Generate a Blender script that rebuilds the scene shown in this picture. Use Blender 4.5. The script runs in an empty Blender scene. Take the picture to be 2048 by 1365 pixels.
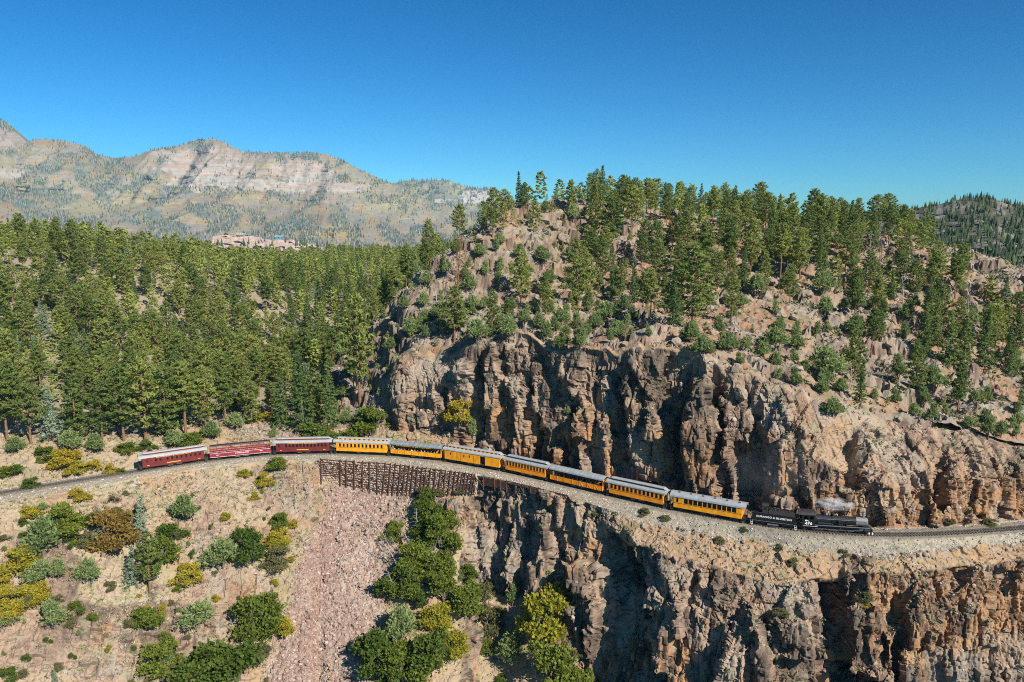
import bpy, bmesh, math, random
import numpy as np
from mathutils import Vector, Matrix, Euler
from mathutils.bvhtree import BVHTree

# ------------------------------------------------------------------ camera, sky, sun
scene = bpy.context.scene
COL = scene.collection
FPX = 1536.0                       # focal length for a frame 2048 wide
CAM_H = 63.0
PITCH = math.atan2(237.5, FPX)
cam_d = bpy.data.cameras.new("camera")
cam_d.sensor_width = 36.0
cam_d.lens = 36.0 * FPX / 2048.0
cam_d.clip_start = 1.0
cam_d.clip_end = 60000.0
cam = bpy.data.objects.new("camera", cam_d)
COL.objects.link(cam)
cam.location = (0, 0, CAM_H)
cam.rotation_euler = (math.radians(90) - PITCH, 0, 0)
scene.camera = cam

SUN_EL = math.radians(37.0)
SUN_AZ = math.radians(40.5)        # from straight behind the camera round to its right
sun_vec = Vector((math.sin(SUN_AZ) * math.cos(SUN_EL), -math.cos(SUN_AZ) * math.cos(SUN_EL), math.sin(SUN_EL)))
sun_d = bpy.data.lights.new("sun", 'SUN')
sun_d.energy = 4.6
sun_d.angle = math.radians(0.5)
sun_d.color = (1.0, 0.93, 0.82)
sun = bpy.data.objects.new("sun", sun_d)
COL.objects.link(sun)
sun.rotation_euler = sun_vec.to_track_quat('Z', 'Y').to_euler()

world = bpy.data.worlds.new("World")
scene.world = world
world.use_nodes = True
wn = world.node_tree.nodes
wl = world.node_tree.links
sky = wn.new('ShaderNodeTexSky')
sky.sky_type = 'NISHITA'
sky.sun_disc = False
sky.sun_elevation = SUN_EL
sky.sun_rotation = math.pi - SUN_AZ
sky.altitude = 2200
sky.air_density = 1.0
sky.dust_density = 1.3
sky.ozone_density = 1.6
hsv = wn.new('ShaderNodeHueSaturation')
hsv.inputs['Saturation'].default_value = 1.1
hsv.inputs['Value'].default_value = 1.0
tint = wn.new('ShaderNodeMix'); tint.data_type = 'RGBA'; tint.blend_type = 'MULTIPLY'; tint.inputs[0].default_value = 1.0
tint.inputs[7].default_value = (.27, .50, .63, 1)     # the deep clear blue of high dry air
gam = wn.new('ShaderNodeGamma'); gam.inputs['Gamma'].default_value = 1.33
wl.new(sky.outputs[0], gam.inputs[0])
wl.new(gam.outputs[0], tint.inputs[6])
wl.new(tint.outputs[2], hsv.inputs['Color'])
wl.new(hsv.outputs[0], wn['Background'].inputs['Color'])
wn['Background'].inputs['Strength'].default_value = 0.06

vs = scene.view_settings
vs.view_transform = 'Standard'
vs.look = 'None'
vs.gamma = 1.0
vs.exposure = 0.68
vs.use_curve_mapping = False
scene.cycles.max_bounces = 6
scene.cycles.diffuse_bounces = 2
scene.cycles.glossy_bounces = 2
scene.cycles.transmission_bounces = 4
scene.cycles.transparent_max_bounces = 6
scene.cycles.volume_bounces = 4
scene.cycles.use_denoising = False
scene.cycles.use_adaptive_sampling = False
scene.cycles.filter_width = 1.05

# ------------------------------------------------------------------ projection helpers
CT, ST = math.cos(PITCH), math.sin(PITCH)
def ray_dir(px, py):
    a = (np.asarray(px, float) - 1024.0) / FPX
    b = (682.5 - np.asarray(py, float)) / FPX
    return a, CT + b * ST, -ST + b * CT
def fall(py):                      # drop per metre of depth along the ray of an image row
    b = (682.5 - np.asarray(py, float)) / FPX
    return (ST - b * CT) / (CT + b * ST)
def at(px, py, Y):
    a, dy, dz = ray_dir(px, py)
    t = np.asarray(Y, float) / dy
    return np.stack(np.broadcast_arrays(a * t, Y + 0 * t, CAM_H + dz * t), -1)
def world_row(px, Y, z):           # the point of image column px at depth Y and height z
    a = (np.asarray(px, float) - 1024.0) / FPX
    return np.stack(np.broadcast_arrays(a * (Y * CT - (z - CAM_H) * ST), Y, z), -1)
def project(P):
    P = np.asarray(P, float)
    x, y, z = P[..., 0], P[..., 1], P[..., 2] - CAM_H
    d = y * CT - z * ST
    u = y * ST + z * CT
    return 1024 + FPX * x / d, 682.5 - FPX * u / d, d

# ------------------------------------------------------------------ noise
U32 = np.uint32
def hash_u(ix, iy, iz, seed):
    h = ix.astype(np.int64).astype(U32) * U32(374761393) + iy.astype(np.int64).astype(U32) * U32(668265263) \
        + iz.astype(np.int64).astype(U32) * U32(2147483647) + U32((seed * 974711 + 12345) & 0xffffffff)
    h = (h ^ (h >> U32(13))) * U32(1274126177)
    h = (h ^ (h >> U32(16))) * U32(2246822519)
    return h ^ (h >> U32(15))
def hash_f(ix, iy, iz, seed):
    return (hash_u(ix, iy, iz, seed) & U32(0xffffff)).astype(np.float32) / np.float32(0xffffff)
np.seterr(over='ignore')
def vnoise(P, scale, seed=0):
    q = np.asarray(P, np.float32) / np.float32(1) * np.asarray(1.0 / np.asarray(scale, float), np.float32)
    i = np.floor(q); f = q - i
    f = f * f * (3 - 2 * f)
    i = i.astype(np.int32)
    out = 0
    for dx in (0, 1):
        wx = f[..., 0] if dx else 1 - f[..., 0]
        for dy in (0, 1):
            wy = f[..., 1] if dy else 1 - f[..., 1]
            for dz in (0, 1):
                wz = f[..., 2] if dz else 1 - f[..., 2]
                out = out + wx * wy * wz * hash_f(i[..., 0] + dx, i[..., 1] + dy, i[..., 2] + dz, seed)
    return out
def fbm(P, scale, seed=0, octv=4, gain=0.5):
    s, a, tot, out = np.asarray(scale, float), 1.0, 0.0, 0
    for o in range(octv):
        out = out + a * vnoise(P, s, seed + 17 * o)
        tot += a
        a *= gain
        s = s / 2.03
    return out / tot
def worley(P, scale, seed=0):      # F1, F2, random of the cell, vector from the cell's centre, all for cells of size `scale`
    sc = np.asarray(scale, np.float32) * np.ones(3, np.float32)
    q = (np.asarray(P, np.float32) / sc).reshape(-1, 3)
    i = np.floor(q).astype(np.int32)
    f1 = np.full(len(q), 9.0, np.float32); f2 = f1.copy()
    cid = np.zeros(len(q), U32)
    vec = np.zeros_like(q)
    for dx in (-1, 0, 1):
        for dy in (-1, 0, 1):
            for dz in (-1, 0, 1):
                cx, cy, cz = i[:, 0] + dx, i[:, 1] + dy, i[:, 2] + dz
                h = hash_u(cx, cy, cz, seed)
                ox = (h & U32(1023)).astype(np.float32) / 1023 * .9 + .05
                oy = ((h >> U32(10)) & U32(1023)).astype(np.float32) / 1023 * .9 + .05
                oz = ((h >> U32(20)) & U32(1023)).astype(np.float32) / 1023 * .9 + .05
                vx, vy, vz = q[:, 0] - cx - ox, q[:, 1] - cy - oy, q[:, 2] - cz - oz
                d = np.maximum(np.maximum(np.abs(vx), np.abs(vy)), np.abs(vz)) * .5 + np.sqrt(vx * vx + vy * vy + vz * vz) * .5
                m = d < f1
                f2 = np.where(m, f1, np.minimum(f2, d))
                f1 = np.where(m, d, f1)
                cid = np.where(m, h, cid)
                vec[m, 0] = vx[m]; vec[m, 1] = vy[m]; vec[m, 2] = vz[m]
    sh = P.shape[:-1]
    h = (cid ^ (cid >> U32(11))) * U32(2654435761)
    h = h ^ (h >> U32(15))
    r = (h & U32(0xffff)).astype(np.float32) / 65535
    h2 = (h ^ U32(0x5bd1e995)) * U32(2246822519); h2 ^= h2 >> U32(13)
    t = np.stack([(h2 & U32(1023)), ((h2 >> U32(10)) & U32(1023)), ((h2 >> U32(20)) & U32(1023))], -1).astype(np.float32) / 1023 - .5
    return f1.reshape(sh), f2.reshape(sh), r.reshape(sh), (vec * sc).reshape(sh + (3,)), t.reshape(sh + (3,))
def blocks(P, size, ang, seed, warp=.14):
    """blocks cut by two sets of upright joints and by breaks at heights of their own: random of the block, its edge closeness, offset from its centre, tilt"""
    w, d, h = size
    c, s = math.cos(ang), math.sin(ang)
    wx = (vnoise(P, (w * 2.5, w * 2.5, h * 2), seed + 1) - .5) * w * warp * 4
    wy = (vnoise(P, (w * 2.5, w * 2.5, h * 2), seed + 2) - .5) * d * warp * 4
    u = (P[..., 0] * c + P[..., 1] * s + wx) / w
    v = (-P[..., 0] * s + P[..., 1] * c + wy) / d
    iu, iv = np.floor(u).astype(np.int32), np.floor(v).astype(np.int32)
    z0 = hash_f(iu, iv, iu * 0, seed + 3)
    hh = .6 + .9 * hash_f(iu, iv, iu * 0 + 5, seed + 4)
    lean = (hash_f(iu, iv, iu * 0 + 9, seed + 8) - .5) * .22
    zz = (P[..., 2] + lean * (u - iu) * w) / (h * hh) + z0 * 7
    iz = np.floor(zz).astype(np.int32)
    r = hash_f(iu, iv, iz, seed + 5)
    t1 = hash_f(iu, iv, iz, seed + 6) - .5
    t2 = hash_f(iu, iv, iz, seed + 7) - .5
    fu, fv, fz = u - iu, v - iv, zz - iz
    edge = np.minimum(np.minimum(np.minimum(fu, 1 - fu) * w, np.minimum(fv, 1 - fv) * d), np.minimum(fz, 1 - fz) * h * hh)
    tilt = t1 * (fu - .5) * w + t2 * (fz - .5) * h * hh * .5
    return r, edge, tilt
def sstep(a, b, x):
    t = np.clip((x - a) / (b - a), 0, 1)
    return t * t * (3 - 2 * t)
def mix(a, b, t):
    t = np.asarray(t)[..., None]
    return np.asarray(a) * (1 - t) + np.asarray(b) * t
def smooth1(v, s):
    n = max(1, int(s * 3))
    k = np.exp(-.5 * (np.arange(-n, n + 1) / s) ** 2); k /= k.sum()
    return np.convolve(np.pad(v, n, 'edge'), k, 'valid')
def knots(pairs):
    a = np.asarray(pairs, float)
    return lambda x: np.interp(x, a[:, 0], a[:, 1])

# ------------------------------------------------------------------ objects
def tag(o, label=None, cat=None, group=None, kind=None):
    if label: o["label"] = label
    if cat: o["category"] = cat
    if group: o["group"] = group
    if kind: o["kind"] = kind
    return o
def link(name, data, parent=None, loc=None):
    o = bpy.data.objects.new(name, data)
    COL.objects.link(o)
    if parent is not None: o.parent = parent
    if loc is not None: o.location = loc
    return o
def empty(name, loc=(0, 0, 0), rz=0.0):
    o = link(name, None)
    o.location = loc
    o.rotation_euler = (0, 0, rz)
    o.empty_display_size = .5
    return o
def np_mesh(name, V, F, mats=(), cols=None, smooth=False, fmat=None):
    """V (n,3), F (m,3) or (m,4); cols (n,3) linear vertex albedo"""
    V = np.ascontiguousarray(V, np.float32); F = np.ascontiguousarray(F, np.int32)
    me = bpy.data.meshes.new(name)
    k = F.shape[1]
    me.vertices.add(len(V)); me.vertices.foreach_set('co', V.ravel())
    me.loops.add(F.size); me.loops.foreach_set('vertex_index', F.ravel())
    me.polygons.add(len(F)); me.polygons.foreach_set('loop_start', np.arange(0, F.size, k, dtype=np.int32))
    me.polygons.foreach_set('loop_total', np.full(len(F), k, np.int32)) if bpy.app.version < (4, 1, 0) else None
    me.polygons.foreach_set('use_smooth', np.full(len(F), smooth, bool))
    for m in mats: me.materials.append(m)
    if fmat is not None: me.polygons.foreach_set('material_index', np.ascontiguousarray(fmat, np.int32))
    if cols is not None:
        at_ = me.color_attributes.new('Col', 'FLOAT_COLOR', 'POINT')
        c4 = np.ones((len(V), 4), np.float32); c4[:, :3] = cols
        at_.data.foreach_set('color', c4.ravel())
    me.update(calc_edges=True)
    return me
def grid_faces(nr, nc, keep=None):
    r, c = np.meshgrid(np.arange(nr - 1), np.arange(nc - 1), indexing='ij')
    a = (r * nc + c).ravel()
    F = np.stack([a, a + 1, a + nc + 1, a + nc], -1)
    if keep is not None:
        kk = keep.ravel()
        F = F[kk[F].all(1)]
    return F
def drop_loose(V, F, cols=None):
    used = np.zeros(len(V), bool); used[F.ravel()] = True
    idx = np.cumsum(used) - 1
    return V[used], idx[F], None if cols is None else cols[used]
def grid_normals(P):
    du = np.gradient(P, axis=1); dv = np.gradient(P, axis=0)
    n = np.cross(du, dv)
    return n / np.maximum(np.linalg.norm(n, axis=-1, keepdims=True), 1e-6)

# ------------------------------------------------------------------ materials
MATS = {}
def new_mat(name):
    m = bpy.data.materials.new(name); m.use_nodes = True
    nt = m.node_tree
    return m, nt, nt.nodes, nt.links, nt.nodes['Principled BSDF']
def ground_mat(name, scale=1.0, bump=.35, var=.45, rough=.92, vor=True):
    """vertex albedo x grain, with fine relief"""
    m, nt, n, l, p = new_mat(name)
    vc = n.new('ShaderNodeVertexColor'); vc.layer_name = 'Col'
    geo = n.new('ShaderNodeTexCoord')
    nz = n.new('ShaderNodeTexNoise'); nz.inputs['Scale'].default_value = 1.6 * scale; nz.inputs['Detail'].default_value = 8; nz.inputs['Roughness'].default_value = .7
    l.new(geo.outputs['Object'], nz.inputs['Vector'])
    mr = n.new('ShaderNodeMapRange'); mr.inputs['From Min'].default_value = .25; mr.inputs['From Max'].default_value = .75
    mr.inputs['To Min'].default_value = 1 - var; mr.inputs['To Max'].default_value = 1 + var
    l.new(nz.outputs['Fac'], mr.inputs['Value'])
    mx = n.new('ShaderNodeVectorMath'); mx.operation = 'SCALE'
    l.new(vc.outputs['Color'], mx.inputs[0]); l.new(mr.outputs[0], mx.inputs['Scale'])
    l.new(mx.outputs[0], p.inputs['Base Color'])
    p.inputs['Roughness'].default_value = rough
    p.inputs['Specular IOR Level'].default_value = .2
    bp = n.new('ShaderNodeBump'); bp.inputs['Strength'].default_value = bump; bp.inputs['Distance'].default_value = .35 / scale
    n2 = n.new('ShaderNodeTexNoise'); n2.inputs['Scale'].default_value = 1.1 * scale; n2.inputs['Detail'].default_value = 10; n2.inputs['Roughness'].default_value = .72
    l.new(geo.outputs['Object'], n2.inputs['Vector'])
    l.new(n2.outputs['Fac'], bp.inputs['Height'])
    l.new(bp.outputs[0], p.inputs['Normal'])
    return m
def plain_mat(name, col, rough=.6, metal=0.0, spec=.4, var=.12, scale=3.0):
    m, nt, n, l, p = new_mat(name)
    geo = n.new('ShaderNodeTexCoord')
    nz = n.new('ShaderNodeTexNoise'); nz.inputs['Scale'].default_value = scale; nz.inputs['Detail'].default_value = 5
    l.new(geo.outputs['Object'], nz.inputs['Vector'])
    mr = n.new('ShaderNodeMapRange'); mr.inputs['From Min'].default_value = .3; mr.inputs['From Max'].default_value = .7
    mr.inputs['To Min'].default_value = 1 - var; mr.inputs['To Max'].default_value = 1 + var
    l.new(nz.outputs['Fac'], mr.inputs['Value'])
    mx = n.new('ShaderNodeVectorMath'); mx.operation = 'SCALE'; mx.inputs[0].default_value = col[:3]
    l.new(mr.outputs[0], mx.inputs['Scale'])
    l.new(mx.outputs[0], p.inputs['Base Color'])
    p.inputs['Roughness'].default_value = rough; p.inputs['Metallic'].default_value = metal
    p.inputs['Specular IOR Level'].default_value = spec
    MATS[name] = m
    return m

# ------------------------------------------------------------------ the railway's course (points of the near rail on the ground plane)
rail_px = np.array([(-260, 1040), (-130, 1012), (0, 988), (130, 967), (277, 943.5), (345, 932.5), (417, 922), (480, 914.5), (546, 909), (607, 906.5), (668, 906.5), (726, 908), (783, 911),
                    (836, 916), (889, 922), (948, 931), (1009, 943), (1056, 953.5), (1103, 964), (1158, 977), (1213, 990.5), (1275, 1005), (1339, 1019.5),
                    (1415, 1034), (1494, 1048), (1545, 1056), (1596, 1062.5), (1670, 1069.5), (1745, 1073), (1850, 1072), (1950, 1066), (2048, 1058), (2200, 1042), (2350, 1024)], float)
_k = fall(rail_px[:, 1])
_Y = CAM_H / _k
near_rail = world_row(rail_px[:, 0], _Y, 0.0)
s0 = np.r_[0, np.cumsum(np.linalg.norm(np.diff(near_rail, axis=0), axis=1))]
ss = np.arange(0, s0[-1], .5)
tx, ty = smooth1(np.interp(ss, s0, near_rail[:, 0]), 12), smooth1(np.interp(ss, s0, near_rail[:, 1]), 12)
tang = np.stack([np.gradient(tx), np.gradient(ty)], -1); tang /= np.linalg.norm(tang, axis=1, keepdims=True)
nback = np.stack([-tang[:, 1], tang[:, 0]], -1)          # points away from the camera
TRACK = np.stack([tx, ty], -1) + nback * .5              # centre line
TLEN = ss[-1]
def track_at(s):
    return np.array([np.interp(s, ss, TRACK[:, 0]), np.interp(s, ss, TRACK[:, 1])])
def track_off(o):
    return TRACK + nback * o
def track_Y(px, off, z=0.0):        # depth at which image column px meets the line `off` behind the centre
    Q = track_off(off)
    qx, _, _ = project(np.stack([Q[:, 0], Q[:, 1], np.full(len(Q), z)], -1))
    o = np.argsort(qx)
    return np.interp(px, qx[o], Q[o, 1])
def track_s(px):
    qx, _, _ = project(np.stack([TRACK[:, 0], TRACK[:, 1], 0 * ss], -1))
    return float(np.interp(px, qx, ss))

# ------------------------------------------------------------------ canyon side: one sheet of profiles, bottom of the gorge to the top of the lower cliff
NU = 1180
PX = np.linspace(-260, 2330, NU)
def rowf(pairs, s=6):
    return smooth1(knots(pairs)(PX), s)
A_py = rowf([(-300, 1062), (-130, 1030), (0, 1003), (130, 985), (280, 955), (400, 936), (540, 921), (640, 919), (780, 928), (950, 950), (1050, 972), (1140, 994), (1250, 1030), (1350, 1053), (1450, 1071), (1600, 1091), (1760, 1103), (1900, 1091), (2048, 1081), (2400, 1060)])
A_z = rowf([(-300, -.3), (1150, -.4), (1250, -1.2), (1400, -2.0), (1600, -2.6), (1760, -2.8), (1900, -1.5), (2048, -1.0), (2400, -1)])
A_Y = (CAM_H - A_z) / fall(A_py)
def step_row(Y0, z0, py, slope):
    k = fall(py)
    Y = (CAM_H - z0 + slope * Y0) / (k + slope)
    return Y, CAM_H - k * Y
L1_py = rowf([(-300, 1120), (0, 1090), (300, 1060), (600, 1005), (634, 975), (642, 958), (700, 975), (760, 988), (850, 990), (950, 986), (1000, 988), (1140, 1012), (1200, 1045), (1250, 1090), (1350, 1112), (1450, 1138), (1550, 1165), (1650, 1160), (1750, 1150), (1850, 1145), (1950, 1130), (2048, 1120), (2400, 1115)], 4)
L1_s = rowf([(-300, .75), (600, .78), (632, .9), (644, 6), (948, 6), (975, 2.2), (1140, 2.5), (1200, 1.0), (1300, .75), (1500, .7), (2400, .75)], 3)
L2_py = rowf([(-300, 1190), (600, 1190), (900, 1180), (980, 1185), (1130, 1195), (1200, 1220), (1350, 1250), (1550, 1245), (2400, 1240)])
L2_s = rowf([(-300, .78), (300, .85), (600, .78), (700, .72), (860, .78), (930, 1.2), (965, 3.0), (1000, 4.5), (1130, 5), (1200, 8), (1260, 5), (1330, 2.4), (1450, 1.5), (1600, 1.7), (1650, 5), (1690, 8), (1730, 3.0), (1800, 2.0), (2048, 2.6), (2400, 2.6)], 4)
L3_py = np.full(NU, 1385.0)
L3_s = rowf([(-300, .85), (250, 1.0), (560, .85), (700, .72), (900, .75), (1000, .85), (1110, .95), (1150, 2.2), (1195, 9), (1260, 9), (1340, 4.5), (1450, 4.5), (1600, 5), (1650, 9), (1690, 9), (1740, 5), (2048, 5), (2400, 5)], 4)
L4_py = np.full(NU, 1660.0)
L4_s = rowf([(-300, .95), (700, .85), (1110, .95), (1200, 5), (2400, 4)], 6)
L1_Y, L1_z = step_row(A_Y, A_z, L1_py, L1_s)
L2_Y, L2_z = step_row(L1_Y, L1_z, L2_py, L2_s)
L3_Y, L3_z = step_row(L2_Y, L2_z, L3_py, L3_s)
L4_Y, L4_z = step_row(L3_Y, L3_z, L4_py, L4_s)
B1_Y, B2_Y, C_Y = track_Y(PX, -2.0), track_Y(PX, 2.0), track_Y(PX, 3.4)
A_Y = np.minimum(A_Y, B1_Y - 1.0)
Z0 = np.zeros(NU)
T0_py = rowf([(-300, 965), (0, 935), (280, 905), (450, 882), (600, 880), (780, 862), (900, 862), (930, 850), (960, 800), (1100, 820), (1400, 860), (1600, 910), (1750, 965), (1850, 985), (1950, 960), (2048, 950), (2400, 940)])
T0_s = rowf([(-300, .45), (400, .6), (750, .6), (800, .7), (918, .8), (945, 6), (1450, 5), (1600, 4.5), (1700, 3), (1800, 2.2), (1880, 3.5), (2400, 3.5)], 3)
T1_py = rowf([(-300, 900), (0, 885), (280, 875), (450, 848), (600, 850), (735, 850), (770, 800), (795, 695), (850, 690), (930, 692), (1050, 682), (1200, 697), (1300, 682), (1400, 690), (1450, 722), (1550, 770), (1650, 805), (1750, 832), (1850, 860), (1950, 872), (2048, 900), (2400, 960)])
T1_s = rowf([(-300, .4), (735, .5), (775, 1.5), (800, 3.0), (930, 3.5), (960, 2.6), (1080, 2.0), (1180, 2.8), (1300, 2.2), (1450, 1.7), (1600, 1.6), (1750, 1.2), (1900, 1.4), (2400, 1.2)], 4)
T1_py = T1_py + (vnoise(np.stack([PX, 0 * PX, 0 * PX], -1), 46, 7) - .5) * 36 + (vnoise(np.stack([PX, 0 * PX, 0 * PX], -1), 15, 8) - .5) * 20
C_z = np.full(NU, -.15)
T0_Y, T0_z = step_row(C_Y, C_z, T0_py, T0_s)
T1_Y, T1_z = step_row(T0_Y, T0_z, T1_py, T1_s)

# ------------------------------------------------------------------ the land behind: a smooth surface through measured points (thin-plate spline)
hp = [at(px, py, Y) for px, py, Y in [
    (830, 600, 243), (870, 540, 258), (930, 480, 278), (1000, 432, 300), (1050, 418, 305), (1130, 416, 302), (1250, 430, 308), (1400, 440, 312), (1550, 455, 305), (1700, 470, 295),
    (1850, 500, 280), (1950, 545, 268), (2020, 562, 258), (1000, 600, 243), (1100, 560, 256), (1200, 620, 232), (1200, 520, 276), (1400, 610, 228), (1400, 530, 264), (1550, 610, 226),
    (1550, 535, 262), (1650, 700, 203), (1700, 610, 232), (1800, 610, 238), (1800, 700, 208), (1900, 630, 240), (1990, 640, 246), (1900, 760, 196), (2000, 800, 188), (1750, 760, 190),
    (700, 820, 232), (600, 820, 236), (880, 620, 238), (940, 640, 233)]]
hp += [np.array(p, float) for p in [
    (-60, 300, 11), (-75, 260, 8), (-55, 380, 16), (-60, 500, 19), (-70, 700, 22), (-90, 1000, 24), (-150, 300, 18), (-140, 400, 26), (-200, 430, 42), (-260, 400, 48), (-130, 500, 22), (-150, 600, 22), (-200, 700, 23), (-270, 850, 24), (-200, 520, 30),
    (-300, 300, 32), (-260, 240, 15), (-380, 420, 50), (-380, 260, 25), (-280, 520, 40), (-330, 700, 28), (-400, 1000, 26), (-420, 200, 10), (-200, 240, 10),
    (0, 400, 54), (100, 400, 52), (60, 500, 42), (200, 330, 40), (250, 280, 26), (300, 240, 10), (260, 190, 0), (200, 190, 8), (300, 400, 25), (200, 500, 30), (200, 1000, 30), (0, 1000, 40), (300, 700, 20)]]
for i in range(0, NU, 14):
    hp.append(world_row(PX[i], T1_Y[i], T1_z[i]))
hp = np.array(hp)
def tps_fit(P):
    n = len(P)
    d = np.linalg.norm(P[:, None, :2] - P[None, :, :2], axis=-1) / 100
    K = np.where(d > 0, d * d * np.log(np.maximum(d, 1e-9)), 0) + np.eye(n) * .0012
    Q = np.c_[np.ones(n), P[:, :2] / 100]
    M = np.block([[K, Q], [Q.T, np.zeros((3, 3))]])
    return np.linalg.solve(M, np.r_[P[:, 2], 0, 0, 0])
TPS = tps_fit(hp)
def land_h(x, y):
    x = np.asarray(x, float); y = np.asarray(y, float)
    out = TPS[-3] + TPS[-2] * x / 100 + TPS[-1] * y / 100
    for (cx, cy, _), w in zip(hp, TPS):
        d2 = ((x - cx) ** 2 + (y - cy) ** 2) / 1e4
        out = out + w * .5 * d2 * np.log(np.maximum(d2, 1e-12))
    return out

T2_Y = T1_Y + 9.0
T2_z = T1_z.copy()
for _ in range(3):
    _P = world_row(PX, T2_Y, T2_z)
    T2_z = land_h(_P[:, 0], _P[:, 1]) - 1.6

segs = [  # (Y, z, rows up to the next line)
    (L4_Y, L4_z, 40), (L3_Y, L3_z, 78), (L2_Y, L2_z, 66), (L1_Y, L1_z, 40), (A_Y, A_z, 12), (B1_Y, Z0, 5), (B2_Y, Z0, 4), (C_Y, C_z, 85), (T0_Y, T0_z, 80), (T1_Y, T1_z, 8), (T2_Y, T2_z, 0)]
Yg, Zg, lane = [], [], []
for i, (Y, z, n) in enumerate(segs):
    if n == 0:
        Yg.append(Y); Zg.append(z); lane.append(i); break
    Yn, zn, _ = segs[i + 1]
    for j in range(n):
        t = j / n
        Yg.append(Y * (1 - t) + Yn * t); Zg.append(z * (1 - t) + zn * t); lane.append(i + t)
lane = np.array(lane); Yg = np.array(Yg); Zg = np.array(Zg)
# soften the creases between the lines except at the bench
def soften(G, n):
    for _ in range(n):
        S = G.copy(); S[1:-1] = (G[:-2] + 2 * G[1:-1] + G[2:]) / 4
        w = np.where((lane > 3.6) & (lane < 7.4), 0.0, 1.0)[:, None]
        G = G * (1 - w) + S * w
    return G
Yg, Zg = soften(Yg, 14), soften(Zg, 14)
G0 = world_row(np.broadcast_to(PX, Yg.shape), Yg, Zg)
N0 = grid_normals(G0)
if N0[20, NU // 2, 1] > 0: N0 = -N0
def blur2(a, n):
    for _ in range(n):
        a = np.concatenate([a[:1], (a[:-2] + 2 * a[1:-1] + a[2:]) / 4, a[-1:]], 0)
        a = np.concatenate([a[:, :1], (a[:, :-2] + 2 * a[:, 1:-1] + a[:, 2:]) / 4, a[:, -1:]], 1)
    return a
LP = np.broadcast_to(lane[:, None], Yg.shape)
gpx, gpy, gd = project(G0)
slope_t = np.sqrt(np.maximum(1 - N0[..., 2] ** 2, 0)) / np.maximum(N0[..., 2], .05)
bench = ((LP > 3.97) & (LP < 7.02)).astype(float)
crib = ((LP > 2.95) & (LP < 4.02) & (PX > 636) & (PX < 956)).astype(float)
low_f = fbm(G0, 14.0, 5, 3)
cliff = sstep(.95, 1.9, slope_t + (low_f - .5) * 1.6)
# rocky ribs that stand out of the debris slopes of the left side, in bands down the slope
rib = sstep(.56, .68, fbm(G0, (9, 9, 16), 31, 3)) * ((LP < 3.3) & (gpx < 640)).astype(float) * sstep(1020, 1090, gpy)
slab = np.zeros_like(cliff)
for (cx, cy, rx, ry) in [(440, 1090, 70, 55), (470, 1180, 90, 50), (560, 950, 70, 28), (300, 1240, 120, 40), (200, 1300, 170, 60), (480, 1230, 60, 60), (600, 985, 40, 60), (480, 850, 70, 30), (560, 860, 60, 30), (60, 1300, 120, 60), (330, 1330, 120, 50), (620, 960, 30, 40), (900, 1020, 30, 40), (1000, 1040, 60, 60), (400, 1060, 60, 70), (560, 1000, 60, 30), (250, 1010, 60, 20)]:
    slab = np.maximum(slab, np.exp(-((gpx - cx) / rx) ** 2 - ((gpy - cy) / ry) ** 2))
rib = np.maximum(rib, sstep(.25, .6, slab + (low_f - .5) * .8))
tj = (fbm(G0, 5, 98, 3) - .5) * 60
talus = sstep(0, 26, gpx + tj - knots([(900, 700), (960, 655), (1100, 600), (1200, 560), (1365, 500), (1700, 400)])(gpy)) * sstep(0, 26, knots([(900, 780), (985, 860), (1060, 800), (1200, 780), (1365, 740), (1700, 700)])(gpy) - gpx + tj) * (LP < 3.05)
cliff = np.maximum(cliff, (LP > 7.85) * (LP < 9.4) * sstep(1400, 1470, gpx) * sstep(.40, .54, low_f + .06) * .85)
cliff = np.maximum(cliff, rib * .62) * (1 - bench) * (1 - crib) * (1 - talus)
cliff = blur2(cliff, 2)
Nh = blur2(N0, 10); Nh /= np.linalg.norm(Nh, axis=-1, keepdims=True)
# coordinates along the rock: lean the joints a little
Rk = G0 + .35 * (np.stack([vnoise(G0, 4.0, 61), vnoise(G0, 4.0, 62), vnoise(G0, 4.0, 63)], -1) - .5) * 2
D = np.zeros_like(cliff)
but = 1 - np.abs(2 * fbm(G0, (16, 16, 70), 7, 2) - 1) * 2
D += (but - .3) * 1.3 - 2.4 * sstep(8.3, 7.1, LP) * (LP > 7)
vecs = {}
for k, (size, ang, amp, tilt, seed) in enumerate([((10.5, 9.0, 32.0), .45, 5.4, .5, 10), ((4.8, 4.4, 15.0), .55, 2.8, .55, 11)]):
    r, e, t = blocks(Rk, size, ang, seed)
    D += amp * (r - .5) + tilt * t
D -= 1.2 * (1 - vnoise(G0, (5, 5, 3), 91))
NOTCH = [(1662, 1140, 1692, 1390, 40, 9), (1215, 1070, 1290, 1390, 62, 8), (1790, 1190, 1800, 1390, 22, 4.5), (1480, 1215, 1500, 1390, 20, 3.5), (1000, 995, 1012, 1170, 15, 3.5), (1105, 1010, 1120, 1190, 16, 4),
         (946, 730, 940, 890, 28, 6), (1128, 780, 1125, 940, 24, 5), (1215, 740, 1232, 930, 26, 5), (1332, 800, 1345, 970, 28, 6), (1428, 770, 1442, 1000, 24, 6), (1500, 790, 1520, 1000, 20, 5), (1692, 870, 1702, 975, 28, 5), (1880, 915, 1886, 1020, 26, 5), (1585, 850, 1600, 1010, 18, 4), (1045, 760, 1050, 900, 18, 4)]
jn = (blocks(Rk, (2.4, 2.2, 5.0), .5, 99)[0] - .5) * 16 + (fbm(G0, (3, 3, 5), 99, 3) - .5) * 8
Dn = np.zeros_like(D)
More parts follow.
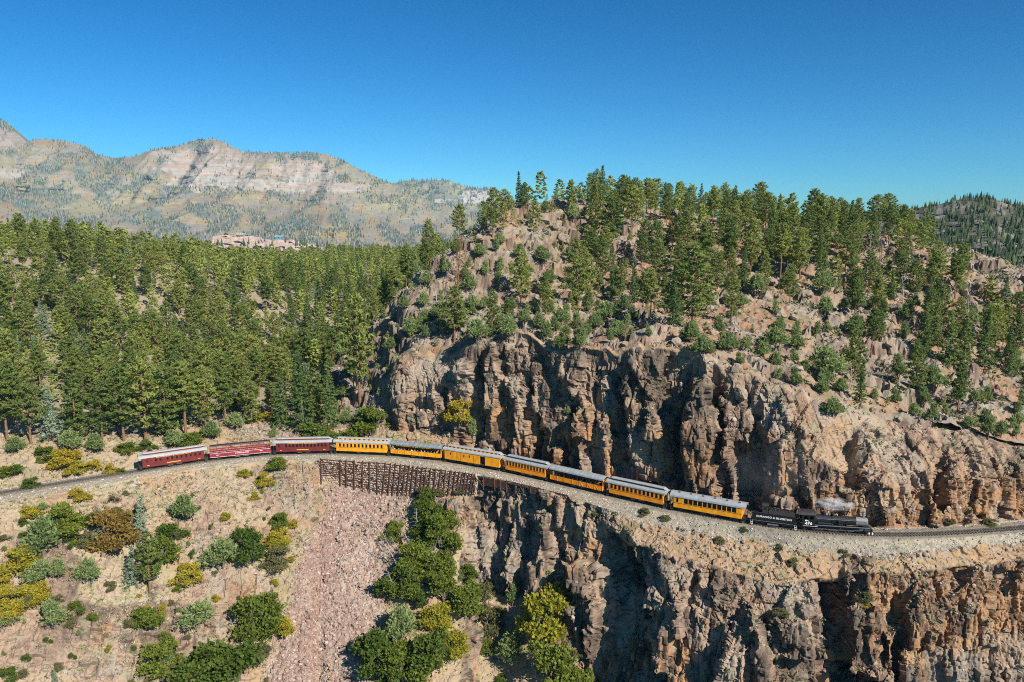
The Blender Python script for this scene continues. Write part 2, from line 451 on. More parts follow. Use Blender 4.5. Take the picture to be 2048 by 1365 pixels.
for (xa, ya, xb_, yb_, w_, d_) in NOTCH:      # clefts: the wall that looks away from the sun is the steep one
    cx_ = xa + (xb_ - xa) * np.clip((gpy - ya) / (yb_ - ya), 0, 1)
    q = (gpx + jn - cx_) / w_
    Dn -= d_ * sstep(-1.0, .35, q) * sstep(.75, .5, q) * sstep(ya - 40, ya + 40, gpy) * sstep(yb_ + 14, yb_ - 6, gpy)
_c, _s = math.cos(.7), math.sin(.7)
Rt = np.stack([Rk[..., 0], Rk[..., 1] * _c - Rk[..., 2] * _s, Rk[..., 1] * _s + Rk[..., 2] * _c], -1)
b1, b2 = blocks(Rt, (3.2, 2.6, 2.2), .5, 95), blocks(Rt, (1.3, 1.1, .8), .3, 96)
Dl = 2.0 * (b1[0] - .5) + .5 * b1[2] + .8 * (b2[0] - .5) + .5 * b2[2] + .4 * (worley(Rk, .6, 97)[2] - .5)
leftm = ((LP < 3.6) & (gpx < 660) | (LP > 7) & (gpx < 770))
D = np.where(leftm, Dl, D) 
fine = (fbm(G0, 1.6, 21, 3) - .5) * .5
debris = (worley(G0, .8, 23)[2] - .5) * .34 + (worley(G0, (2.4, 2.4, 2.0), 24)[2] ** 4) * .9
ground_amp = (1 - bench) * (1 - crib)
disp = cliff * D + (1 - cliff) * ground_amp * (fine * .8 + debris * (.85 + talus * .1)) + (1 - cliff) * ground_amp * (low_f - .5) * 2.4
edge_fade = sstep(7.02, 7.12, LP) * sstep(9.25, 8.45, LP) + sstep(4.0, 3.85, LP)
disp = (disp + Dn * (.35 + .65 * cliff) * (1 - crib)) * edge_fade
disp = np.where(bench > 0, (vnoise(G0, .7, 5) - .5) * .06, disp)
# ledges: rock also leans back in steps
Gc = G0 + Nh * disp[..., None]
Gs = blur2(Gc, 3)                                   # the big steps become walls wide enough to carry joints of their own
wgt = (cliff * (1 - bench) * ~leftm)[..., None]
Gc = Gc * (1 - wgt) + Gs * wgt
N1 = blur2(grid_normals(Gc), 3); N1 /= np.maximum(np.linalg.norm(N1, axis=-1, keepdims=True), 1e-6)
if N1[20, NU // 2, 1] > 0: N1 = -N1
D2 = np.zeros_like(D)
Rc = Gc + .3 * (np.stack([vnoise(Gc, 4.0, 61), vnoise(Gc, 4.0, 62), vnoise(Gc, 4.0, 63)], -1) - .5) * 2
for k, (size, ang, amp, tilt, seed) in enumerate([((2.5, 2.2, 5.6), .35, 1.75, .42, 12), ((1.15, 1.05, 2.3), .7, .6, .42, 13)]):
    r, e, t = blocks(Rc, size, ang, seed)
    D2 += amp * (r - .5) + tilt * t - .28 * amp * np.exp(-(e / .10) ** 2)
    vecs[k + 1] = (0, 0, r)
f1, f2, r, v, t = worley(Rc, (.7, .7, 1.1), 14)
D2 += .14 * (r - .5) + .35 * (v * t).sum(-1)
Gd = Gc + N1 * (D2 * cliff * ~leftm * (1 - bench) * edge_fade)[..., None]
GN = grid_normals(Gd)
if GN[20, NU // 2, 1] > 0: GN = -GN

# albedo of rock, earth, gravel
def rock_albedo(P, cell_r, n_up, orange, dark, seed=0):
    a = mix((0.286, 0.211, 0.155), (0.361, 0.253, 0.174), fbm(P, 5.0, 41 + seed, 3))
    a = mix(a, (0.211, 0.143, 0.112), sstep(.5, .8, cell_r) * .7)
    a = mix(a, (0.318, 0.249, 0.186), sstep(.28, .0, cell_r) * .7)
    a = mix(a, (0.374, 0.190, 0.078), np.clip(orange, 0, 1))
    st = fbm(P, (1.3, 1.3, 14.0), 51 + seed, 3)
    a = mix(a, (0.071, 0.054, 0.045), np.clip(sstep(.50, .66, st) * dark, 0, .85))
    big = fbm(P, (7, 7, 11), 55 + seed, 4)
    a = mix(a, (.10, .077, .062), sstep(.52, .64, big) * np.clip(dark, 0, 1) * .75)
    a = mix(a, (.33, .295, .245), sstep(.46, .36, big) * .45)
    li = sstep(.57, .68, fbm(P, 2.6, 57 + seed, 4)) * sstep(.1, .6, n_up)
    a = mix(a, (.24, .245, .16), li * .6)
    return a
upn = GN[..., 2]
orange = sstep(.46, .66, fbm(G0, (8, 8, 12), 71, 3) - .05 * (gpx > 900) * (gpx < 1420) * (LP > 7) + .04 * (gpx > 900) + .20 * sstep(700, 900, gpy) * (gpx > 900) * (LP > 7) + .16 * sstep(1500, 1950, gpx) - .1) * .8
orange = orange * (1 - .65 * sstep(7.75, 8.35, LP))
orange = orange * (.35 + .65 * sstep(.55, .2, upn))
dark = (.5 - .45 * (gpx < 640)) + .35 * sstep(1400, 1250, gpx) * (gpx > 900) + .6 * sstep(.4, .6, vnoise(G0, 22, 73)) + .3 * ((gpx > 940) & (gpx < 1150) & (LP > 7))
rockc = rock_albedo(Gd, vecs[1][2] * .6 + vecs[2][2] * .4, upn, orange, dark)
redness = fbm(G0, 11, 77, 4)
earth = mix((0.360, 0.277, 0.177), (0.346, 0.227, 0.125), sstep(.42, .62, redness + .12 * (gpx > 1150) + .15 * ((LP > 7) & (gpx > 640))))
earth = mix(earth, (0.360, 0.309, 0.184), sstep(.5, .68, fbm(G0, 7, 79, 4)) * .75 * (gpx < 1000))
pebbles = worley(G0, .55, 81)
earth = mix(earth, (0.325, 0.259, 0.204), (pebbles[2] > .55) * .55)
earth = mix(earth, (0.216, 0.172, 0.136), (pebbles[2] < .12) * .45)
tal = mix((0.350, 0.270, 0.211), (0.289, 0.200, 0.154), sstep(.4, .62, fbm(G0, (4, 12, 12), 83, 3)))
tal = mix(tal, (0.418, 0.368, 0.307), (pebbles[2] > .7) * .6)
tal = mix(tal, (0.198, 0.149, 0.131), (pebbles[2] < .2) * .6)
tal = mix(tal, (0.257, 0.147, 0.115), np.exp(-((gpx + tj * .6 - (655 - (gpy - 1000) * .12)) / 34) ** 2) * .6)
earth = mix(earth, tal, talus * (.55 + .45 * sstep(.2, .9, talus + (fbm(G0, 2.5, 100, 3) - .5))))
green = sstep(.60, .68, fbm(G0, 3.2, 87, 4)) * sstep(.35, .6, upn)
earth = mix(earth, (0.168, 0.188, 0.088), green * .45 * (1 - talus))
C = mix(earth, rockc, sstep(.15, .42, cliff))
grav = mix((0.386, 0.339, 0.260), (0.309, 0.269, 0.209), vnoise(G0, .5, 89))
grav = mix(grav, (0.416, 0.352, 0.248), sstep(.52, .66, fbm(G0, 5, 90, 3)) * .55 * (gpx < 1200))
ash = sstep(.52, .62, fbm(G0, (6, 3, 3), 92, 3)) * (gpx > 1380) * (gpx < 1900) * sstep(4.0, 4.3, LP) * sstep(4.9, 4.5, LP)
grav = mix(grav, (0.128, 0.120, 0.112), ash * .8)
LPj = LP + (fbm(G0, 3.0, 601, 4) - .5) * .9 * (LP < 4.8)
bmask = np.maximum(((LPj > 4.0) & (LP < 7.02)) * 1.0, bench * 0); bmask = np.maximum(bmask, sstep(3.75, 3.95, LPj) * (1 - crib) * (gpx > 1150) * (LP < 5))
bmask_old = np.maximum(bench, sstep(3.75, 3.95, LP) * (1 - crib) * (gpx > 1150) * (LP < 5))
grav = mix(grav, (.20, .18, .15), sstep(.45, .75, worley(G0, .42, 93)[2]) * .75)
grav = mix(grav, (.33, .29, .20), sstep(.5, .66, fbm(G0, (5, 2, 2), 94, 4)) * .5)
C = mix(C, grav, bmask)
C = mix(C, (0.096, 0.080, 0.068), ((LP > 4.85) & (LP < 6.3)).astype(float) * .35)       # oily ballast under the track
side_mat = ground_mat("rock_and_earth", 1.0, .5, .3)
side_me = np_mesh("canyon_side", Gd.reshape(-1, 3), grid_faces(*cliff.shape), [side_mat], C.reshape(-1, 3))
side_ob = tag(link("canyon_side", side_me), kind="structure")

# ------------------------------------------------------------------ hill and forest land behind
xs = np.r_[np.arange(-440, -70, 4.0), np.arange(-70, 250, .72), np.arange(250, 420, 4.0)]
ys = np.r_[np.arange(165, 318, .72), np.arange(318, 420, 3.0), np.arange(420, 1050, 9.0)]
HX, HY = np.meshgrid(xs, ys)
HZ = land_h(HX, HY)
H0 = np.stack([HX, HY, HZ], -1)
hpx, hpy, _ = project(H0)
Yt1 = np.interp(hpx, PX, T1_Y)
keep = HY > Yt1 + .3
hn = grid_normals(H0)
hsl = np.sqrt(np.maximum(1 - hn[..., 2] ** 2, 0)) / np.abs(hn[..., 2])
hillm = sstep(-75, -45, HX - (HY - 260) * .35) * sstep(330, 312, HY)
lowh = fbm(H0, 12, 105, 3)
rocky = sstep(.47, .57, .07 * sstep(1200, 1100, hpx) + lowh + .12 * sstep(.35, .7, hsl) + .06 * sstep(1300, 800, hpx)) * hillm
Rh = H0 + 1.2 * (np.stack([vnoise(H0, 4.0, 161), vnoise(H0, 4.0, 162), vnoise(H0, 4.0, 163)], -1) - .5) * 2
Dh = np.zeros_like(HZ); hc = {}
for k, (size, ang, amp, tilt, seed) in enumerate([((7.0, 5.0, 6.0), .3, 4.6, .12, 111), ((3.0, 2.4, 3.0), .5, 1.5, .15, 112), ((1.5, 1.4, 1.6), .2, .6, .2, 113)]):
    r, e, t = blocks(Rh * np.array([1, 1, .3]), size, ang, seed)
    Dh += amp * (r - .5) + tilt * t
    Dh -= .3 * amp * np.exp(-(e / .25) ** 2) * (k > 0)
    hc[k] = r
st_h = 6.5
fz = (HZ + 7.0 * (fbm(H0, 16, 131, 3) - .5) * 2 + Dh * .55) / st_h
fr = fz - np.floor(fz)
terr = (sstep(.30, .62, fr) - fr) * st_h
seam = sstep(1.0, 7, HY - Yt1)
HZ2 = HZ + seam * rocky * (terr * .85 + Dh * .30) + seam * (1 - rocky) * (fbm(H0, 3, 121, 3) - .5) * .9 + seam * hillm * (1 - rocky) * worley(H0, 1.5, 122)[2] ** 3 * .7
HZ2 = HZ2 - 6.0 * sstep(2.2, 1.0, HY - Yt1)          # the front edge dips under the brink
Hd = np.stack([HX, HY, HZ2], -1)
_n = grid_normals(Hd); _n = np.where(_n[..., 2:] < 0, -_n, _n)
_d = np.zeros_like(HZ)
for (size, ang, amp, tilt, seed) in [((3.4, 3.0, 3.2), .45, 1.0, .2, 211), ((1.6, 1.5, 1.4), .2, .5, .3, 213)]:
    r, e, t = blocks(Hd, size, ang, seed)
    _d += amp * (r - .5) + tilt * t - .35 * amp * np.exp(-(e / .12) ** 2)
Hd = Hd + _n * (_d * rocky * seam)[..., None]
HZ2 = Hd[..., 2]
hn2 = np.abs(grid_normals(Hd))
hr = rock_albedo(Hd, hc[1], hn2[..., 2], sstep(.55, .75, fbm(H0, 10, 171, 3)) * .5 * sstep(.6, .3, hn2[..., 2]), np.full(HX.shape, .5), 200)
hr = mix(hr, (0.288, 0.264, 0.224), sstep(.6, .9, hn2[..., 2]) * .5) * .92
he = mix((0.346, 0.252, 0.165), (0.339, 0.191, 0.106), sstep(.4, .6, fbm(H0, 9, 173, 4) + .12 * sstep(1550, 1700, hpx) * sstep(560, 680, hpy)))
pb = worley(H0, 1.1, 181)[2]
he = mix(he, (0.324, 0.274, 0.218), (pb > .6) * .6)
he = mix(he, (0.169, 0.133, 0.106), (pb < .15) * .4)
he = mix(he, (0.147, 0.158, 0.077), sstep(.58, .68, fbm(H0, 4, 183, 4)) * .5)
forest_floor = mix((0.264, 0.216, 0.152), (0.352, 0.296, 0.216), fbm(H0, 8, 185, 4))
he = mix(forest_floor, he, hillm)
he = np.where(hillm[..., None] > .5, he * .88, he)
HC = mix(he, hr, sstep(.3, .6, rocky))
V, F, HC2 = drop_loose(Hd.reshape(-1, 3), grid_faces(*HX.shape, keep=keep), HC.reshape(-1, 3))
hill_ob = tag(link("hillside", np_mesh("hillside", V, F, [side_mat], HC2)), kind="structure")

# ------------------------------------------------------------------ casting image rays onto the ground
def bvh_of(me):
    n = len(me.vertices); co = np.empty(n * 3, np.float32); me.vertices.foreach_get('co', co)
    m = len(me.polygons); vi = np.empty(len(me.loops), np.int32); me.loops.foreach_get('vertex_index', vi)
    return BVHTree.FromPolygons(co.reshape(-1, 3).tolist(), vi.reshape(m, -1).tolist())
BV = [bvh_of(side_me), bvh_of(hill_ob.data)]
def cast(px, py):
    a, dy, dz = ray_dir(px, py)
    d = Vector((float(a), float(dy), float(dz))).normalized()
    best = None
    for b in BV:
        h = b.ray_cast(Vector((0, 0, CAM_H)), d)
        if h[0] is not None and (best is None or h[3] < best[1]): best = (h[0], h[3], h[1])
    return best
def ground_z(x, y, lo=-200, hi=300):
    best = None
    for b in BV:
        h = b.ray_cast(Vector((x, y, hi)), Vector((0, 0, -1)))
        if h[0] is not None and (best is None or h[0].z > best): best = h[0].z
    return best

# ------------------------------------------------------------------ distant mountains
far_mat = ground_mat("far_slope", .02, .35, .25)
def far_sheet(name, px, ridge, base_py, base_Y, ridge_Y, nrow, profile, relief, colour, back=600.0, seed=300, mat=None):
    """a mountain front: columns run from the foot (base_py) up to the ridge line, then down behind"""
    t = np.linspace(0, 1, nrow)[:, None]
    py = base_py + (ridge - base_py) * t
    Y = base_Y + (ridge_Y - base_Y) * profile(t, px)
    P = at(np.broadcast_to(px, py.shape), py, Y)
    rel = relief(P, t, px)
    P[..., 1] += rel * np.sin(np.clip(t, 0, 1) * math.pi) ** .5
    bk = P[-1:].copy(); bk[..., 1] += back; bk[..., 2] -= back * .45
    Pf = np.concatenate([P, bk], 0)
    c = colour(P, t, px, py)
    c = np.concatenate([c, c[-1:]], 0)
    me = np_mesh(name, Pf.reshape(-1, 3), grid_faces(*Pf.shape[:2]), [mat or far_mat], c.reshape(-1, 3))
    return tag(link(name, me), kind="structure"), P, py
def blob(px, py, lst):
    m = 0
    for (cx, cy, rx, ry) in lst:
        m = np.maximum(m, np.exp(-((px - cx) / rx) ** 2 - ((py - cy) / ry) ** 2))
    return m
mpx = np.linspace(-160, 1180, 560)
m_ridge = knots([(-160, 215), (-60, 225), (0, 238), (15, 246), (32, 264), (52, 284), (80, 276), (130, 284), (165, 290), (200, 311), (240, 318), (270, 313), (300, 301), (350, 293), (385, 282), (405, 279), (428, 278),
                 (450, 285), (470, 296), (490, 304), (520, 306), (575, 306), (625, 306), (660, 311), (690, 322), (715, 337), (745, 352), (790, 372), (840, 392), (880, 410), (930, 428), (1000, 446), (1180, 470)])(mpx)
m_ridge = m_ridge + (vnoise(np.stack([mpx, 0 * mpx, 0 * mpx], -1), 9, 3) - .5) * 3
def m_prof(t, px):
    a = np.interp(t, [0, .35, .55, .62, .93, 1], [0, .42, .70, .74, .93, 1.0])
    return a + 0 * px
def m_relief(P, t, px):
    q = np.stack([P[..., 0], P[..., 2] * .25, 0 * P[..., 0]], -1)
    g = 1 - np.abs(2 * fbm(q, (420, 420, 420), 311, 4) - 1) * 2
    led = fbm(np.stack([P[..., 0] * .12, P[..., 2], 0 * P[..., 0]], -1), 26, 313, 3)
    return -(g - .4) * 260 - (fbm(q, 90, 317, 3) - .5) * 90 - (led - .5) * 90
CLIFFS = [(425, 335, 95, 36), (410, 345, 62, 32), (470, 330, 40, 25), (600, 345, 45, 28), (640, 358, 42, 22), (585, 375, 45, 9), (455, 368, 130, 9), (20, 285, 40, 22), (30, 350, 45, 9), (325, 308, 22, 7), (560, 372, 60, 10), (700, 378, 45, 9), (335, 335, 14, 12)]
def m_col(P, t, px, py):
    X = np.broadcast_to(px, py.shape)
    P2 = np.stack([X, py, 0 * py], -1)
    n1 = fbm(P2, (14, 9, 1), 321, 4)
    c = mix((0.240, 0.216, 0.188), (0.272, 0.240, 0.180), n1)
    c = mix(c, (0.128, 0.160, 0.132), sstep(.44, .62, fbm(P2, (30, 20, 1), 323, 4) + .10 * sstep(430, 470, py) + .14 * blob(X, py, [(60, 410, 90, 40), (170, 330, 60, 30), (640, 440, 120, 30), (330, 430, 60, 30)])) * .9)
    c = mix(c, (0.336, 0.264, 0.112), sstep(.50, .64, fbm(P2, (22, 12, 1), 327, 4) + .08 * blob(X, py, [(250, 400, 120, 40), (420, 400, 120, 45), (560, 430, 120, 30)])) * .5)
    c = mix(c, (0.320, 0.188, 0.104), sstep(.56, .68, fbm(P2, (26, 12, 1), 329, 4)) * .42)
    c = mix(c, (0.320, 0.288, 0.160), blob(X, py, [(200, 413, 80, 12), (740, 375, 30, 14), (800, 410, 50, 14)]) * .85)
    c = mix(c, (0.384, 0.232, 0.096), blob(X, py, [(115, 288, 30, 8), (660, 468, 45, 6), (535, 462, 20, 7)]) * .8)
    c = mix(c, (0.400, 0.304, 0.120), blob(X, py, [(690, 470, 40, 7)]) * .8)
    k = sstep(.28, .38, blob(X, py, CLIFFS) + (n1 - .5) * .75)
    band = np.clip((fbm(np.stack([X * .06, py + (X - 425) * .02, 0 * py], -1), (8, 4.5, 1), 331, 3) - .5) * 1.7 + .5, 0, 1)
    rock = mix((0.373, 0.289, 0.235), (0.352, 0.320, 0.277), sstep(.35, .6, band + sstep(310, 340, py) * .2))
    rock = mix(rock, (0.310, 0.222, 0.174), sstep(.52, .62, band) * .7 * sstep(360, 330, py))
    rock = mix(rock, (0.232, 0.189, 0.155), sstep(.60, .70, fbm(P2, (5, 9, 1), 333, 3)) * .7)
    return mix(c, rock, k)
mountain_ob, MP, Mpy = far_sheet("mountain", mpx, m_ridge, 522.0, 2700.0, 5200.0, 170, m_prof, m_relief, m_col, 900)
spx = np.linspace(730, 1200, 200)
s_ridge = knots([(730, 366), (790, 366), (815, 362), (850, 361), (895, 361), (910, 366), (935, 375), (985, 378), (1000, 384), (1010, 395), (1060, 420), (1200, 440)])(spx)
def s_col(P, t, px, py):
    X = np.broadcast_to(px, py.shape); P2 = np.stack([X, py, 0 * py], -1)
    c = mix((0.248, 0.224, 0.184), (0.200, 0.200, 0.160), fbm(P2, (10, 6, 1), 341, 4))
    c = mix(c, (0.336, 0.296, 0.120), sstep(.5, .64, fbm(P2, (18, 8, 1), 343, 3) + .1 * sstep(375, 362, py)) * .7)
    c = mix(c, (0.120, 0.152, 0.124), sstep(.52, .66, fbm(P2, (12, 9, 1), 345, 3)) * .8)
    k = sstep(.3, .5, blob(X, py, [(960, 390, 42, 9), (945, 402, 35, 6), (880, 403, 40, 4), (985, 385, 14, 6)]) + (fbm(P2, (6, 4, 1), 347) - .5) * .5)
    return mix(c, (0.440, 0.400, 0.352), k)
far_mesa, SP, Spy = far_sheet("far_mountain", spx, s_ridge, 452.0, 5800.0, 7200.0, 60, lambda t, px: t ** .8 + 0 * px,
                     lambda P, t, px: -(fbm(np.stack([P[..., 0], P[..., 2] * .3, 0 * P[..., 0]], -1), 500, 351, 4) - .5) * 500, s_col, 900)
# hill across the next side valley
epx = np.linspace(1690, 2330, 300)
e_ridge = knots([(1690, 432), (1740, 426), (1790, 421), (1830, 417), (1870, 411), (1900, 404), (1930, 397), (1960, 395), (2000, 402), (2030, 410), (2048, 414), (2120, 430), (2330, 460)])(epx)
def e_relief(P, t, px):
    r, e, tl = blocks(P * np.array([1, 1, .5]), (38, 30, 22), .4, 361)
    r2, e2, tl2 = blocks(P * np.array([1, 1, .5]), (15, 14, 10), .7, 362)
    return -((r - .5) * 26 + tl * .4 + (r2 - .5) * 10) * .9 - (fbm(P, 120, 363, 3) - .5) * 60
def e_col(P, t, px, py):
    X = np.broadcast_to(px, py.shape); P2 = np.stack([X, py, 0 * py], -1)
    r, e, tl = blocks(P * np.array([1, 1, .5]), (15, 14, 10), .7, 362)
    rock = mix((0.204, 0.186, 0.168), (0.144, 0.135, 0.131), r)  # rock tones darkened to carry the hill's shade and haze
    veg = mix((0.060, 0.072, 0.041), (0.096, 0.090, 0.062), fbm(P2, (6, 4, 1), 371, 3))
    k = sstep(.50, .60, fbm(P2, (18, 14, 1), 373, 4) + .1 * blob(X, py, [(1960, 450, 60, 40), (2000, 520, 60, 20)]))
    return mix(veg, rock, k)
far_hill, EP, Epy = far_sheet("far_hill", epx, e_ridge, 700.0, 380.0, 900.0, 130, lambda t, px: t ** 1.3 + 0 * px, e_relief, e_col, 250)
# rocky road bench in the valley
bpx = np.linspace(425, 830, 150)
b_ridge = knots([(425, 474), (445, 471), (502, 471), (520, 475), (528, 479), (585, 480), (590, 482), (605, 486), (632, 489), (640, 494), (700, 500), (830, 505)])(bpx) + (vnoise(np.stack([bpx, 0 * bpx, 0 * bpx], -1), 5, 5) - .5) * 2
def b_col(P, t, px, py):
    X = np.broadcast_to(px, py.shape); P2 = np.stack([X, py, 0 * py], -1)
    c = mix((0.416, 0.320, 0.276), (0.344, 0.256, 0.216), fbm(P2, (4, 2.5, 1), 381, 3))
    c = mix(c, (0.480, 0.416, 0.368), sstep(.5, .7, fbm(P2, (3, 2, 1), 383, 3)) * .7)
    return mix(c, (0.096, 0.112, 0.064), np.clip(sstep(640, 655, X) + sstep(500, 508, py), 0, 1))
road_bench, BP_, Bpy = far_sheet("road_cutting", bpx, b_ridge, 520.0, 900.0, 960.0, 40, lambda t, px: t ** .6 + 0 * px,
                     lambda P, t, px: -(blocks(P, (11, 9, 8), .4, 391)[0] - .5) * 9, b_col, 500)
# the ground behind the cutting's brink is a level shelf for the road
valley = np_mesh("valley_floor", [(-1500, 880, 6), (1200, 880, 6), (2600, 2900, -62), (-3200, 2900, -62)], [(0, 1, 2, 3)], [far_mat], np.array([(.14, .16, .09)] * 4))
tag(link("valley_floor", valley), kind="structure")

# ------------------------------------------------------------------ the air between here and the mountains
hz = bpy.data.meshes.new("haze")
hv = [(x, y, z) for z in (-220, 900) for y in (-400, 8400) for x in (-11000, 11000)]
hz.from_pydata(hv, [], [(0, 2, 3, 1), (4, 5, 7, 6), (0, 1, 5, 4), (2, 6, 7, 3), (0, 4, 6, 2), (1, 3, 7, 5)])
hm = bpy.data.materials.new("haze"); hm.use_nodes = True; hm.node_tree.nodes.clear()
_o = hm.node_tree.nodes.new('ShaderNodeOutputMaterial'); _v = hm.node_tree.nodes.new('ShaderNodeVolumePrincipled')
_v.inputs['Color'].default_value = (.30, .72, 1.0, 1); _v.inputs['Density'].default_value = 3.0e-5
hm.node_tree.links.new(_v.outputs[0], _o.inputs['Volume'])
hz.materials.append(hm)
tag(link("haze", hz), kind="stuff")

# ------------------------------------------------------------------ small mesh builder for made things
class MB:
    def __init__(self): self.v, self.f, self.m, self.mats = [], [], [], []
    def _mi(self, mat):
        if mat not in self.mats: self.mats.append(mat)
        return self.mats.index(mat)
    def add(self, V, F, mat):
        b = len(self.v); self.v += [tuple(p) for p in V]; i = self._mi(mat)
        for f in F: self.f.append([b + k for k in f]); self.m.append(i)
    def box(self, x0, x1, y0, y1, z0, z1, mat):
        V = [(x, y, z) for z in (z0, z1) for y in (y0, y1) for x in (x0, x1)]
        self.add(V, [(0, 2, 3, 1), (4, 5, 7, 6), (0, 1, 5, 4), (2, 6, 7, 3), (0, 4, 6, 2), (1, 3, 7, 5)], mat)
    def bar(self, p, q, w, h, mat):
        p, q = Vector(p), Vector(q); d = (q - p).normalized()
        up = Vector((0, 0, 1)) if abs(d.z) < .9 else Vector((0, 1, 0))
        a = d.cross(up).normalized() * w / 2; b = a.cross(d).normalized() * h / 2
        V = [p + s * a + t * b for s, t in ((-1, -1), (1, -1), (1, 1), (-1, 1))] + [q + s * a + t * b for s, t in ((-1, -1), (1, -1), (1, 1), (-1, 1))]
        self.add(V, [(0, 1, 2, 3), (7, 6, 5, 4), (0, 4, 5, 1), (1, 5, 6, 2), (2, 6, 7, 3), (3, 7, 4, 0)], mat)
    def tube(self, p, q, r0, r1, mat, n=12, caps=True):
        p, q = Vector(p), Vector(q); d = (q - p).normalized()
        up = Vector((0, 0, 1)) if abs(d.z) < .9 else Vector((1, 0, 0))
        a = d.cross(up).normalized(); b = a.cross(d)
        V = [c + (a * math.cos(2 * math.pi * i / n) + b * math.sin(2 * math.pi * i / n)) * r for c, r in ((p, r0), (q, r1)) for i in range(n)]
        F = [(i, n + i, n + (i + 1) % n, (i + 1) % n) for i in range(n)]
        if caps: F += [tuple(range(n)), tuple(range(2 * n - 1, n - 1, -1))]
        self.add(V, F, mat)
    def lathe(self, c, prof, mat, n=14):   # profile (r, z) about an upright axis at c
        V = [(c[0] + r * math.cos(2 * math.pi * i / n), c[1] + r * math.sin(2 * math.pi * i / n), c[2] + z) for r, z in prof for i in range(n)]
        F = [(k * n + i, k * n + (i + 1) % n, (k + 1) * n + (i + 1) % n, (k + 1) * n + i) for k in range(len(prof) - 1) for i in range(n)]
        F += [tuple(range(len(prof) * n - n, len(prof) * n))]
        self.add(V, F, mat)
    def prism(self, prof, x0, x1, mat):    # (y, z) outline swept along x
        n = len(prof)
        V = [(x0, y, z) for y, z in prof] + [(x1, y, z) for y, z in prof]
        self.add(V, [(i, (i + 1) % n, n + (i + 1) % n, n + i) for i in range(n)] + [tuple(range(n - 1, -1, -1)), tuple(range(n, 2 * n))], mat)
    def mesh(self, name):
        me = bpy.data.meshes.new(name)
        me.from_pydata(self.v, [], self.f)
        for m in self.mats: me.materials.append(m)
        me.polygons.foreach_set('material_index', self.m)
        bm = bmesh.new(); bm.from_mesh(me); bmesh.ops.recalc_face_normals(bm, faces=bm.faces); bm.to_mesh(me); bm.free()
        return me
    def build(self, name, parent=None, loc=None):
        return link(name, self.mesh(name), parent, loc)

M_yellow = plain_mat("yellow_paint", (.84, .37, .015), .45, var=.22, scale=.9)
M_deep = plain_mat("amber_paint", (.84, .34, .012), .45, var=.22, scale=.9)
M_yellow_shade = plain_mat("yellow_paint_shaded", (.88, .29, .009), .45, var=.22, scale=.9)  # the same yellow paint, with the shade of grazing sun put into its colour
M_red = plain_mat("maroon_paint", (.15, .022, .021), .5, var=.22, scale=.9)
M_rose = plain_mat("crimson_paint", (.26, .026, .035), .5, var=.22, scale=.9)
M_silver = plain_mat("pale_roof", (.34, .35, .355), .55, var=.12, scale=1.2)
M_grey = plain_mat("grey_roof", (.30, .325, .34), .5, var=.15, scale=1.2)
M_slate = plain_mat("dark_grey_roof", (.20, .235, .25), .5, var=.15, scale=1.2)
M_black = plain_mat("black_paint", (.014, .014, .016), .4, var=.3)
M_under = plain_mat("sooty_iron", (.035, .032, .030), .6, var=.4)
M_iron = plain_mat("worn_iron", (.10, .095, .09), .5, .3, var=.3)
M_boiler = plain_mat("boiler_jacket", (.022, .025, .027), .32, .2, var=.3)
M_smoke = plain_mat("graphite_grey", (.20, .20, .205), .55, .2, var=.25)
M_white = plain_mat("white_paint", (.78, .78, .76), .5, var=.06)
M_gold = plain_mat("gold_lettering", (.85, .42, .06), .5, var=.05)
M_trim = plain_mat("dark_trim", (.03, .022, .014), .5)
M_floor = plain_mat("brown_boards", (.12, .075, .045), .7)
M_seat = plain_mat("dark_upholstery", (.06, .018, .016), .8)
M_coal = plain_mat("coal", (.02, .019, .018), .55, var=.6, scale=9)
M_rust = plain_mat("rusty_steel", (.075, .036, .026), .75, var=.45, scale=4)
M_tie = plain_mat("creosoted_wood", (.075, .058, .045), .9, var=.4)
M_purple = plain_mat("tinted_canopy", (.035, .018, .045), .3)
def glass_mat():
    m, nt, n, l, p = new_mat("window_glass")
    p.inputs['Base Color'].default_value = (.02, .025, .03, 1); p.inputs['Roughness'].default_value = .08
    tr = n.new('ShaderNodeBsdfTransparent'); tr.inputs[0].default_value = (.75, .8, .8, 1)
    mx = n.new('ShaderNodeMixShader'); mx.inputs[0].default_value = .45
    l.new(tr.outputs[0], mx.inputs[1]); l.new(p.outputs[0], mx.inputs[2])
    l.new(mx.outputs[0], n['Material Output'].inputs[0])
    return m
M_glass = glass_mat()

RAIL = .26                               # height of the rail head
WID = 1.28
_cache = {}
def shared(key, fn):
    if key not in _cache: _cache[key] = fn()
    return _cache[key]
def text(name, s, size, mat, parent, x, y, z, width=None, side=-1):
    cu = bpy.data.curves.new(name, 'FONT'); cu.body = s; cu.size = size; cu.align_x = 'CENTER'; cu.align_y = 'CENTER'
    cu.extrude = .006; cu.offset = size * .03; cu.space_character = 1.05
    t = bpy.data.objects.new(name, cu); COL.objects.link(t)
    dg = bpy.context.evaluated_depsgraph_get(); dg.update()
    me = bpy.data.meshes.new_from_object(t.evaluated_get(dg))
    bpy.data.objects.remove(t)
    me.name = name; me.materials.clear(); me.materials.append(mat)
    o = link(name, me, parent, (x, y, z)); o.rotation_euler = (math.pi / 2, 0, 0 if side < 0 else math.pi)
    xs_ = [v.co.x for v in me.vertices]
    if width: o.scale.x = width / max(max(xs_) - min(xs_), .01)
    return o
